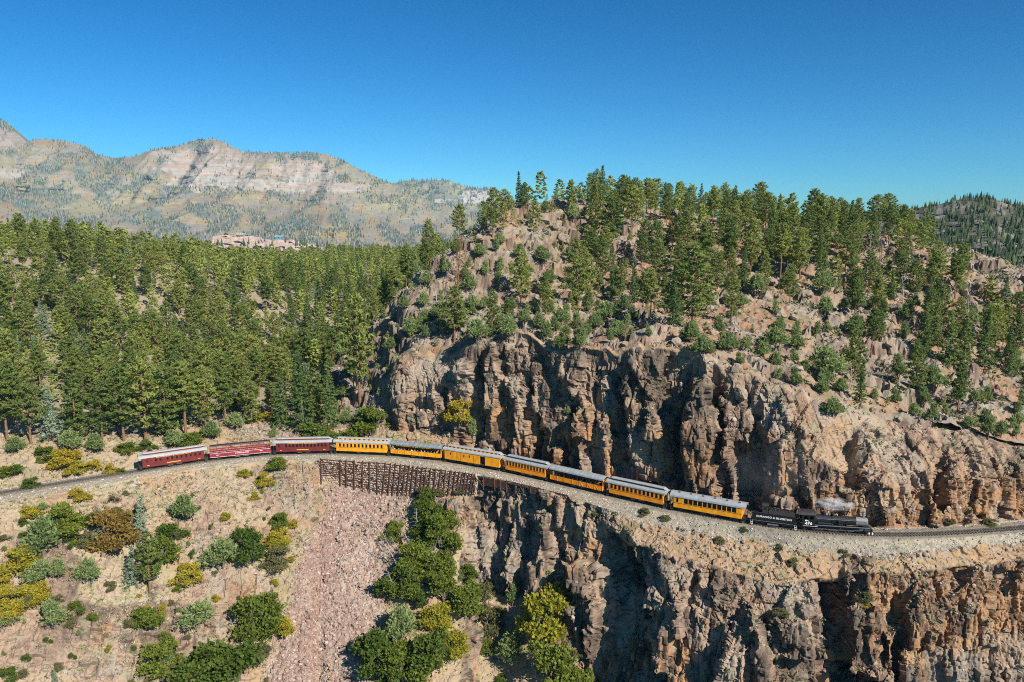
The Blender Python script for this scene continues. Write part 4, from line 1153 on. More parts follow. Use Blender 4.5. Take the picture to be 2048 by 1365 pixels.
def driver_mesh():
    b = MB(); r = .56; n = 20
    b.tube((0, -.06, 0), (0, .06, 0), r, r, M_under, n, False)
    for y in (-.06, .06):
        V = [(rr * math.cos(2 * math.pi * i / n), y, rr * math.sin(2 * math.pi * i / n)) for rr in (r, r * .84) for i in range(n)]
        b.add(V, [(i, (i + 1) % n, n + (i + 1) % n, n + i) for i in range(n)], M_iron)
    for k in range(5):
        a = math.pi * k / 5; b.bar((r * .9 * math.cos(a), 0, r * .9 * math.sin(a)), (-r * .9 * math.cos(a), 0, -r * .9 * math.sin(a)), .06, .06, M_under)
    b.tube((0, -.1, 0), (0, .1, 0), .16, .16, M_under, 10)
    b.box(-.3, .3, -.05, .05, .12, .42, M_under)
    return b.mesh("driving_wheel")
TRAIN['engine'] = loco((1598, 1748))

# ------------------------------------------------------------------ track
def ribbon(o0, o1, z0, z1):
    a, b_ = track_off(o0), track_off(o1)
    n = len(a)
    V = np.concatenate([np.c_[a, np.full(n, z0)], np.c_[b_, np.full(n, z0)], np.c_[b_, np.full(n, z1)], np.c_[a, np.full(n, z1)]])
    F = []
    for k, j in ((0, 1), (1, 2), (2, 3), (3, 0)):
        i = np.arange(n - 1); F.append(np.stack([k * n + i, k * n + i + 1, j * n + i + 1, j * n + i], -1))
    return V, np.concatenate(F)
trk = tag(empty("railway_track"), "narrow gauge track of two rusty rails curving along the cliff ledge", "railway track")
for o in (-.47, .47):
    V, F = ribbon(o - .04, o + .04, .10, RAIL)
    link("rail", np_mesh("rail", V, F, [M_iron]), trk)
tv, tf = [], []
n_tie = int(TLEN / .62)
for i in range(n_tie):
    s_ = (i + .5) * TLEN / n_tie; j = min(int(s_ / .5), len(tang) - 1)
    c0 = track_at(s_); t_, b_ = tang[j], nback[j]
    off = random.Random(i).uniform(-.08, .08)
    base = len(tv)
    for z in (-.04, .11):
        for a in (-.11, .11):
            for w in (-1.02, 1.02): p = c0 + t_ * a + b_ * (w + off); tv.append((p[0], p[1], z))
    tf += [[base + k for k in f] for f in ((4, 5, 7, 6), (0, 1, 5, 4), (2, 6, 7, 3), (0, 4, 6, 2), (1, 3, 7, 5))]
tag(link("sleepers", np_mesh("sleepers", np.array(tv), np.array(tf), [M_tie]), trk), kind="stuff")

# ------------------------------------------------------------------ crib wall of old rails and stones
def lane_pt(px, ln, out=0.0):            # a point of the undisplaced canyon sheet
    c = np.interp(px, PX, np.arange(NU)); r = np.interp(ln, lane, np.arange(len(lane)))
    i, j = int(min(r, len(lane) - 2)), int(min(c, NU - 2)); a, b_ = r - i, c - j
    p = (G0[i, j] * (1 - a) + G0[i + 1, j] * a) * (1 - b_) + (G0[i, j + 1] * (1 - a) + G0[i + 1, j + 1] * a) * b_
    n = Nh[i, j]
    return Vector(p) + Vector(n) * out
crib_ob = tag(empty("crib_wall"), "retaining wall of rusty upright rails and stones holding up the track", "retaining wall")
post_px = [642, 681, 693, 709, 726, 740, 755, 771, 782, 791, 802, 811, 819, 827, 836, 845, 853, 862, 872, 882, 892, 902, 911, 919, 925, 931, 938, 945, 950]
for i, px in enumerate(post_px):
    lean = -0 if px < 770 else 5
    a, b_ = lane_pt(px - lean, 3.0, .40), lane_pt(px + lean * .2, 3.99, .35)
    a.z -= .35; b_.z += .3
    p = MB(); w = .32 if px < 760 else .36 if px < 915 else .26
    d = (b_ - a).normalized(); sd = d.cross(Vector((0, 1, 0))).normalized()
    p.bar(a, b_, w, .10, M_rust); p.bar(a + Vector((0, -.14, 0)), b_ + Vector((0, -.14, 0)), w * .5, .12, M_rust)
    p.build("post", crib_ob)
rows = 12
segs_px = [640, 681, 726, 771, 811, 853, 892, 925, 952]
for k in range(rows):
    ln = 3.06 + .92 * k / (rows - 1)
    for s_ in range(len(segs_px) - 1):
        rr = random.Random(k * 31 + s_)
        if segs_px[s_] < 650 and k < 3: continue
        mid = [lane_pt(segs_px[s_] + (segs_px[s_ + 1] - segs_px[s_]) * q, ln + rr.uniform(-.012, .012), .34) for q in (0, .5, 1)]
        p = MB(); p.bar(mid[0], mid[1], .17, .19, M_rust); p.bar(mid[1], mid[2], .17, .19, M_rust); p.build("cross_rail", crib_ob)
def rock_shape(seed, n=1):
    """an angular stone: a cut icosphere"""
    bm = bmesh.new(); bmesh.ops.create_icosphere(bm, subdivisions=n, radius=1.0)
    rr = random.Random(seed)
    for _ in range(7):
        d = Vector((rr.uniform(-1, 1), rr.uniform(-1, 1), rr.uniform(-1, 1))).normalized(); lim = rr.uniform(.45, .8)
        for v in bm.verts:
            k = v.co.dot(d)
            if k > lim: v.co -= d * (k - lim)
    V = np.array([v.co[:] for v in bm.verts]); F = np.array([[v.index for v in f.verts] for f in bm.faces]); bm.free()
    return V, F
STONES = [rock_shape(i, 1) for i in range(8)]
def rot_mats(n, rng):
    q = rng.normal(size=(n, 4)); q /= np.linalg.norm(q, axis=1, keepdims=True)
    w, x, y, z = q.T
    return np.stack([np.stack([1 - 2 * (y * y + z * z), 2 * (x * y - z * w), 2 * (x * z + y * w)], -1), np.stack([2 * (x * y + z * w), 1 - 2 * (x * x + z * z), 2 * (y * z - x * w)], -1), np.stack([2 * (x * z - y * w), 2 * (y * z + x * w), 1 - 2 * (x * x + y * y)], -1)], 1)
def stone_heap(P, S, cols, seed):
    rng = np.random.default_rng(seed); n = len(P); R = rot_mats(n, rng); Vs, Fs, Cs = [], [], []; off = 0
    which = rng.integers(0, len(STONES), n)
    for k, (V, F) in enumerate(STONES):
        m = np.where(which == k)[0]
        if not len(m): continue
        W = np.einsum('nij,vj->nvi', R[m], V) * S[m][:, None, :] + P[m][:, None, :]
        Vs.append(W.reshape(-1, 3)); Fs.append((F[None] + (np.arange(len(m)) * len(V))[:, None, None]).reshape(-1, 3) + off); Cs.append(np.repeat(cols[m], len(V), 0)); off += len(m) * len(V)
    return np.concatenate(Vs), np.concatenate(Fs), np.concatenate(Cs)
stone_mat = ground_mat("stone", 2.0, .25, .3)
rng = np.random.default_rng(8)
pts = [lane_pt(x, l, .16) for x, l in zip(rng.uniform(638, 954, 2600), rng.uniform(3.02, 3.99, 2600))]
cc = mix((.52, .40, .31), (.38, .27, .21), rng.random(2600)) * rng.uniform(.75, 1.15, (2600, 1))
V, F, Cc = stone_heap(np.array(pts), np.repeat(rng.uniform(.18, .42, (2600, 1)), 3, 1) * rng.uniform(.7, 1.2, (2600, 3)), cc, 9)
tag(link("fill_stones", np_mesh("fill_stones", V, F, [stone_mat], Cc), crib_ob), kind="stuff")
# the smaller bracing of rails and planks further on
br_ob = tag(empty("crib_wall"), "broken timber and rail cribbing on the cliff brink below the shade-toned yellow cars", "retaining wall")
for px in (968, 990, 1002, 1014, 1032, 1047, 1062, 1078, 1092, 1108, 1122):
    a, b_ = lane_pt(px + 2, 3.1, .5), lane_pt(px, 4.0, .3); b_.z += .3; a = b_ + (a - b_) * (.9 if px < 1050 else .6)
    p = MB(); p.bar(a, b_, .2, .16, M_rust); p.build("post", br_ob)
for k in range(8):
    for (xa, xb_) in ((968, 990), (992, 1014), (1062, 1100)):
        ln = 3.985 - .07 * k
        p = MB(); p.bar(lane_pt(xa, ln, .38), lane_pt(xb_, ln, .38), .12, .16, M_rust); p.build("plank", br_ob)
for (xa, la, xb_, lb) in ((1014, 3.99, 1060, 3.985), (1060, 3.99, 1138, 3.99), (1016, 3.9, 1060, 3.9), (1040, 3.95, 1048, 3.5), (1084, 3.98, 1070, 3.45), (952, 3.9, 968, 3.4), (1100, 3.95, 1138, 3.97)):
    p = MB(); p.bar(lane_pt(xa, la, .5), lane_pt(xb_, lb, .5), .18, .2, M_rust); p.build("brace", br_ob)

# ------------------------------------------------------------------ plants
def foliage_mat(name, c0, c1, rough=.75, transl=.5):
    m, nt, n, l, p = new_mat(name)
    oi = n.new('ShaderNodeObjectInfo')
    geo = n.new('ShaderNodeTexCoord')
    nz = n.new('ShaderNodeTexNoise'); nz.inputs['Scale'].default_value = .9; nz.inputs['Detail'].default_value = 4
    l.new(geo.outputs['Object'], nz.inputs['Vector'])
    ad = n.new('ShaderNodeMath'); ad.operation = 'ADD'; l.new(oi.outputs['Random'], ad.inputs[0]); l.new(nz.outputs['Fac'], ad.inputs[1])
    mr = n.new('ShaderNodeMapRange'); mr.inputs['From Min'].default_value = .5; mr.inputs['From Max'].default_value = 1.5
    l.new(ad.outputs[0], mr.inputs['Value'])
    mx = n.new('ShaderNodeMix'); mx.data_type = 'RGBA'; mx.inputs[6].default_value = (*c0, 1); mx.inputs[7].default_value = (*c1, 1)
    l.new(mr.outputs[0], mx.inputs[0])
    vc = n.new('ShaderNodeVertexColor'); vc.layer_name = 'Col'
    mm = n.new('ShaderNodeMix'); mm.data_type = 'RGBA'; mm.blend_type = 'MULTIPLY'; mm.inputs[0].default_value = 1.0
    l.new(mx.outputs[2], mm.inputs[6]); l.new(vc.outputs['Color'], mm.inputs[7])
    l.new(mm.outputs[2], p.inputs['Base Color'])
    p.inputs['Roughness'].default_value = rough; p.inputs['Specular IOR Level'].default_value = .25
    tr = n.new('ShaderNodeBsdfTranslucent'); l.new(mm.outputs[2], tr.inputs[0])
    ms = n.new('ShaderNodeMixShader'); ms.inputs[0].default_value = transl
    l.new(p.outputs[0], ms.inputs[1]); l.new(tr.outputs[0], ms.inputs[2]); l.new(ms.outputs[0], n['Material Output'].inputs[0])
    return m
F_pine = foliage_mat("pine_needles", (0.139, 0.209, 0.056), (0.345, 0.380, 0.103))
F_fir = foliage_mat("fir_needles", (0.132, 0.209, 0.058), (0.242, 0.317, 0.089))
F_spruce = foliage_mat("blue_spruce_needles", (0.258, 0.346, 0.237), (0.367, 0.456, 0.325))
F_juniper = foliage_mat("juniper_foliage", (0.226, 0.297, 0.112), (0.360, 0.429, 0.181))
F_oak = foliage_mat("oak_leaves", (0.103, 0.165, 0.030), (0.234, 0.278, 0.043))
F_gold = foliage_mat("yellowing_oak_leaves", (0.367, 0.360, 0.040), (0.515, 0.415, 0.054))
F_rust = foliage_mat("rusty_oak_leaves", (0.264, 0.171, 0.040), (0.332, 0.233, 0.061))
F_dead = foliage_mat("dead_needles", (.25, .12, .06), (.34, .18, .09))
F_olive = foliage_mat("olive_shrub_leaves", (.19, .19, .08), (.25, .24, .11))
M_bark = plain_mat("reddish_bark", (.21, .115, .07), .9, var=.4, scale=2)
M_greybark = plain_mat("grey_bark", (.15, .13, .11), .9, var=.4, scale=2)
M_snag = plain_mat("bleached_wood", (.36, .33, .30), .9, var=.3, scale=2)

def leaves(C, D, l, w, rng, out=None):
    """rhombic sprays: centres, directions, lengths and widths"""
    n = len(C)
    D = D / np.maximum(np.linalg.norm(D, axis=1, keepdims=True), 1e-6)
    R = rng.normal(size=(n, 3))
    if out is not None: R = out / np.maximum(np.linalg.norm(out, axis=1, keepdims=True), 1e-6) * 1.5 + R * .75      # sprays spread broadside to the light
    S = np.cross(D, R); S /= np.maximum(np.linalg.norm(S, axis=1, keepdims=True), 1e-6)
    l = np.broadcast_to(np.asarray(l), (n,))[:, None]; w = np.broadcast_to(np.asarray(w), (n,))[:, None]
    V = np.stack([C - D * l * .5, C + S * w * .5, C + D * l * .5, C - S * w * .5], 1)
    F = np.arange(n * 4).reshape(n, 4)
    tint = np.repeat(rng.uniform(.72, 1.28, (n, 1)) * np.array([[1, 1, 1]]) * (1 + rng.normal(0, .06, (n, 3))), 4, 0)
    return V.reshape(-1, 3), F, np.clip(tint, .4, 1.6)
def tube_np(pts, rad, sides):
    pts = np.asarray(pts, float); n = len(pts); V = []
    for i in range(n):
        d = pts[min(i + 1, n - 1)] - pts[max(i - 1, 0)]; d /= np.linalg.norm(d) + 1e-9
        u = np.array([0, 0, 1.0]) if abs(d[2]) < .9 else np.array([1.0, 0, 0])
        a = np.cross(d, u); a /= np.linalg.norm(a); b = np.cross(a, d)
        for k in range(sides): V.append(pts[i] + rad[i] * (a * math.cos(2 * math.pi * k / sides) + b * math.sin(2 * math.pi * k / sides)))
    F = [(i * sides + k, i * sides + (k + 1) % sides, (i + 1) * sides + (k + 1) % sides, (i + 1) * sides + k) for i in range(n - 1) for k in range(sides)]
    return np.array(V), np.array(F)
def join(parts):
    Vs, Fs, o = [], [], 0
    for V, F in parts: Vs.append(V); Fs.append(F + o); o += len(V)
    return np.concatenate(Vs), np.concatenate(Fs)

def conifer(seed, H=20.0, R=3.6, base=.22, nb=62, tufts=9, per=5, tl=.85, tw=.30, shape='pine', droop=-.1, top=1.0, sparse=0.0):
    """trunk tubes and needle sprays along spiralling limbs"""
    rng = np.random.default_rng(seed)
    bend = rng.normal(0, .35, 2)
    tz = np.linspace(-.8, H * .97, 8)
    tp = np.stack([bend[0] * (tz / H) ** 2, bend[1] * (tz / H) ** 2, tz], -1)
    rt = .30 * (H / 20) ** .8
    parts = [tube_np(tp, rt * (1 - .93 * np.clip(tz / H, 0, 1)) + .02, 7)]
    Cs, Ds = [], []
    az = rng.uniform(0, 6.28)
    for i in range(nb):
        u = (i + rng.uniform(-.4, .4)) / nb
        u = min(max(u, 0), 1)
        h = base + (1 - base) * (u ** .92)
        if rng.random() < sparse: az += 2.4; continue
        q = (h - base) / (1 - base)
        if shape == 'pine': L = R * (min(1, (q + .18) * 2.2) * (1 - q ** 2.1) ** .8 + .10) * rng.uniform(.62, 1.15)
        else: L = R * ((1 - q) ** .85 + .05) * rng.uniform(.78, 1.08)
        az += 2.4 + rng.uniform(-.5, .5)
        z0 = h * H * .985
        o = np.array([np.interp(z0, tz, tp[:, 0]), np.interp(z0, tz, tp[:, 1]), z0])
        rise = (droop + .55 * q + rng.normal(0, .10)) if shape == 'pine' else (droop + .45 * q ** 2 + rng.normal(0, .05))
        d = np.array([math.cos(az), math.sin(az), rise])
        s = np.linspace(0, 1, 4)
        curve = (.16 if shape == 'pine' else -.10) * L
        bp = o + d * L * s[:, None] + np.array([0, 0, 1.0]) * (curve * s ** 2)[:, None]
        if L > .8: parts.append(tube_np(bp, .07 * (L / 3.5) * (1 - .8 * s) + .012, 3))
        k = max(2, int(tufts * L / R))
        tt = (.30 if shape == 'pine' else .12) + (.72 if shape == 'pine' else .9) * rng.random(k) ** .8
        c = o + d * L * tt[:, None] + np.array([0, 0, 1.0]) * (curve * tt ** 2)[:, None]
        side = np.cross(d, [0, 0, 1.0]); side /= np.linalg.norm(side)
        c = c + side * (rng.normal(0, .26, k) * (L * .55 + .35) * (1.1 - tt * .4))[:, None] + rng.normal(0, .10, (k, 3))
        c[:, 2] += rng.normal(.05, .12, k)
        cc = np.repeat(c, per, 0) + rng.normal(0, .20 if shape == 'pine' else .15, (k * per, 3)) * np.array([1, 1, .75])
        dd = np.repeat(d[None] * .7, k * per, 0) + rng.normal(0, .8, (k * per, 3)) + (np.array([0, 0, .45]) if shape == 'pine' else np.array([0, 0, -.1]))
        Cs.append(cc); Ds.append(dd)
    C, D = np.concatenate(Cs), np.concatenate(Ds)
    lv = leaves(C, D, rng.uniform(.7, 1.25, len(C)) * tl, rng.uniform(.8, 1.2, len(C)) * tw, rng, np.c_[C[:, 0], C[:, 1], np.full(len(C), .9)])
    return join(parts), lv
def clump(seed, lobes, n, leaf, squash=1.0, up=.4, trunk=True):
    """shrub or juniper: sprays filling several lobes (centre, radii)"""
    rng = np.random.default_rng(seed)
    tot = sum(r[0] * r[1] + r[0] * r[2] for _, r in lobes)
    Cs, Ds, parts = [], [], []
    for (c, r) in lobes:
        k = int(n * (r[0] * r[1] + r[0] * r[2]) / tot)
        d = rng.normal(size=(k, 3)); d /= np.linalg.norm(d, axis=1, keepdims=True)
        d[:, 2] = np.where(d[:, 2] < -.35, -d[:, 2] * .6, d[:, 2])
        rad = rng.random(k) ** .38
        bump = .80 + .34 * np.sin(d[:, 0] * 5 + seed) * np.sin(d[:, 1] * 6 + 2 * seed) + .16 * np.sin(d[:, 2] * 9 + d[:, 0] * 7)
        Cs.append(np.array(c) + d * rad[:, None] * bump[:, None] * np.array(r))
        Ds.append(d + rng.normal(0, .7, (k, 3)) + np.array([0, 0, up]))
        parts.append(tube_np(np.array([[c[0] * .15, c[1] * .15, -.6], [c[0] * .6, c[1] * .6, c[2] * .5], [c[0], c[1], c[2] + r[2] * .5]]), [.10, .06, .015], 5))
    C, D = np.concatenate(Cs), np.concatenate(Ds)
    m = C[:, 2] > .02
    lv = leaves(C[m], D[m], rng.uniform(.6, 1.4, m.sum()) * leaf[0], rng.uniform(.7, 1.3, m.sum()) * leaf[1], rng, D[m] + np.array([0, 0, .5]))
    return join(parts), lv
def snag(seed, H=12.0, nb=34, R=2.0, lean=0.0, fine=2):
    rng = np.random.default_rng(seed); tz = np.linspace(-.5, H, 7)
    tp = np.stack([lean * tz + .2 * np.sin(tz * .5 + seed), .15 * np.cos(tz * .4 + seed), tz], -1)
    parts = [tube_np(tp, .20 * (H / 12) * (1 - .9 * np.clip(tz / H, 0, 1)) + .015, 6)]
    limbs = []
    for i in range(nb):
        h = .2 + .78 * (i + rng.random()) / nb; az = i * 2.4 + rng.normal(0, .5); L = R * (1.1 - h) * rng.uniform(.5, 1.3) + .3
        o = np.array([np.interp(h * H, tz, tp[:, 0]), np.interp(h * H, tz, tp[:, 1]), h * H]); d = np.array([math.cos(az), math.sin(az), rng.normal(.15, .2)])
        p = np.stack([o, o + d * L * .5 + [0, 0, rng.normal(.05, .08)], o + d * L + [0, 0, rng.normal(.15, .2)]])
        limbs.append(tube_np(p, [.05, .035, .01], 3))
        for _ in range(fine):
            t = rng.uniform(.3, .9); q = o + d * L * t; e = d * .5 + rng.normal(0, .5, 3)
            limbs.append(tube_np(np.stack([q, q + e * L * .4]), [.025, .008], 3))
    return join(parts), join(limbs)

PROTO = {}
def proto(kind, build, mat, bark, H):
    lst = []
    for s in build:
        (tv_, tf_), (lv, lf, lc) = s
        lst.append((np_mesh("trunk", tv_, tf_, [bark]), np_mesh("crown", lv, lf, [mat], lc), (tv_, tf_, lv, lf, lc)))
    PROTO[kind] = (lst, H)
proto('pine', [conifer(i, 20, R, b, 70, 11, 6, .95, .32, 'pine', -.12) for i, (R, b) in enumerate([(4.3, .16), (3.8, .26), (4.8, .20), (4.0, .12), (3.5, .42), (4.5, .24), (3.2, .34), (5.0, .36), (3.6, .08)])], F_pine, M_bark, 20)
proto('fir', [conifer(20 + i, 20, R, .07, 84, 10, 7, .80, .27, 'fir', -.12) for i, R in enumerate([3.4, 3.9, 2.9])], F_fir, M_greybark, 20)
proto('spruce', [conifer(30 + i, 12, R, .05, 64, 9, 7, .55, .20, 'fir', -.06) for i, R in enumerate([2.3, 2.7])], F_spruce, M_greybark, 12)
proto('deadpine', [conifer(40 + i, 16, 2.6, .2, 46, 6, 4, .6, .14, 'pine', -.15, sparse=.15) for i in range(2)], F_dead, M_bark, 16)
jl = lambda s: [((0, 0, 1.5), (1.25, 1.2, 1.6)), ((.35 * math.cos(s), .35 * math.sin(s), 2.9), (.8, .8, 1.3)), ((-.7 * math.cos(s), -.6 * math.sin(s), 1.0), (.9, .9, 1.1))]
proto('juniper', [clump(50 + i, jl(i * 2.1), 3000, (.34, .13), up=1.1) for i in range(4)], F_juniper, M_greybark, 4.2)
proto('pinyon', [clump(60 + i, [((0, 0, 1.6), (1.6, 1.5, 1.5)), ((.9 * math.cos(i * 2), .8 * math.sin(i * 2), 1.2), (1.2, 1.1, 1.1)), ((-.8 * math.cos(i * 2 + .7), -.9 * math.sin(i * 2 + .7), 1.3), (1.1, 1.1, 1.2)), ((.2, -.1, 2.6), (1.0, 1.0, 1.1))], 3400, (.36, .14), up=.7) for i in range(3)], F_juniper, M_greybark, 3.7)
def oak_lobes(i):
    r = random.Random(i)
    lob = [((r.uniform(-1.2, 1.2), r.uniform(-1.1, 1.1), r.uniform(.25, .8)), (r.uniform(.6, 1.0),) * 2 + (r.uniform(.6, .9),)) for _ in range(7)]
    return lob + [((r.uniform(-.95, .95), r.uniform(-.9, .9), r.uniform(1.0, 2.3)), (r.uniform(.5, .9),) * 2 + (r.uniform(.5, .9),)) for _ in range(8)]
proto('oak', [clump(70 + i, oak_lobes(i), 5600, (.22, .15), up=.3) for i in range(6)], F_oak, M_greybark, 3.1)
for nm, mt in (('gold', F_gold), ('rust', F_rust), ('olive', F_olive)):
    PROTO[nm] = ([(a, (lambda m: (m.materials.clear(), m.materials.append(mt), m)[2])(b.copy()), d) for a, b, d in PROTO['oak'][0]], 3.1)
NAMES = {'pine': ("pine_tree", "tree", "green pine", "pine trees"), 'fir': ("fir_tree", "tree", "dense green fir", "fir trees"), 'spruce': ("spruce_tree", "tree", "pale blue-green spruce", "blue spruces"),
         'deadpine': ("dead_pine", "tree", "rusty-brown dying pine", "dying pines"), 'juniper': ("juniper_tree", "tree", "grey-green juniper", "junipers"), 'pinyon': ("pinyon_tree", "tree", "rounded grey-green pinyon", "pinyons"),
         'oak': ("oak_shrub", "shrub", "green oak shrub", "oak shrubs"), 'gold': ("oak_shrub", "shrub", "yellow-green oak shrub", "oak shrubs"), 'rust': ("oak_shrub", "shrub", "orange-brown oak shrub", "oak shrubs"),
         'olive': ("sage_shrub", "shrub", "dull olive shrub", "olive shrubs"), 'snag': ("dead_tree", "tree", "bare grey dead tree", "dead trees")}
snags = []
for i in range(4):
    a, b_ = snag(80 + i, 12, 34, 2.2, 0.02 * i)
    snags.append((np_mesh("trunk", a[0], a[1], [M_snag]), np_mesh("branches", b_[0], b_[1], [M_snag])))

LAND = [(0, 277, "the empty track behind the tail coach"), (277, 417, "the maroon tail coach"), (417, 546, "the crimson open car"), (546, 669, "the plain maroon coach"), (669, 784, "the bright yellow coach"), (784, 889, "the yellow open car"),
        (889, 1009, "the baggage car"), (1009, 1103, "the narrow-windowed shade-toned coach"), (1103, 1215, "the braced open car"), (1215, 1340, "the wide-windowed shade-toned coach"), (1340, 1497, "the parlor coach"), (1497, 1597, "the tender"), (1597, 1750, "the locomotive"), (1750, 2100, "the empty track ahead of the locomotive")]
def near_car(px):
    for a, b_, n in LAND:
        if px < b_: return n
    return LAND[-1][2]
def zone(px, py, Y):
    trk_py = float(np.interp(px, rail_px[:, 0], rail_px[:, 1]))
    if py > trk_py + 2:
        d = py - trk_py
        w = "just below" if d < 70 else "partway down the slope below" if d < 190 else "far down the slope below" if d < 300 else "at the foot of the slope below"
        if px > 1190: w = w.replace("slope", "cliff")
        elif 740 < px < 1190: w = w.replace("slope", "gully")
        return w
    d = trk_py - py
    if px < 800 + max(0, (820 - py)) * .5 and not (px > 780 and Y < 300):
        return "on the bank above" if Y < 222 else "at the near edge of the forest above" if Y < 250 else "in the lower forest above" if Y < 300 else "in the middle of the forest above" if Y < 370 else "in the upper forest above" if Y < 450 else "far back in the valley forest above"
    return "on the cliff face above" if Y < 190 and d < 180 else "on the cliff brink above" if Y < 212 else "on the lower ledges above" if Y < 240 else "halfway up the rocky hill above" if Y < 272 else "high on the rocky hill above" if Y < 295 else "on the skyline above"
PLACED = []
def put(kind, P, h, wide=1.0, seed=0, px=None, py=None, lean=0.0):
    nm, cat, desc, grp = NAMES[kind]
    rr = random.Random(seed * 7919 + 13)
    if px is None: px, py, _ = [float(v) for v in project(np.array(P))]
    root = empty(nm, P, rr.uniform(0, 6.28))
    if kind == 'snag':
        a, b_ = snags[seed % len(snags)]; H = 12
        link("trunk", a, root); link("branches", b_, root)
    else:
        lst, H = PROTO[kind]
        a, b_, _ = lst[seed % len(lst)]
        link("trunk", a, root); link("crown", b_, root)
    s = h / H
    root.scale = (s * wide, s * wide, s)
    root.rotation_euler.x = lean; root.rotation_euler.y = rr.gauss(0, .035)
    size = "tall" if h > H * 1.12 else "short" if h < H * .8 else "medium-height"
    if H < 6: size = "large" if h > 4.6 else "small" if h < 2.6 else "medium-sized"
    form = "broad" if wide > 1.18 else "slender" if wide < .88 else ""
    lab = " ".join(x for x in (size, form, desc, zone(px, py, P[1]), near_car(px)) if x)
    tag(root, lab, cat, grp)
    PLACED.append((root, px, py, kind, h))
    return root
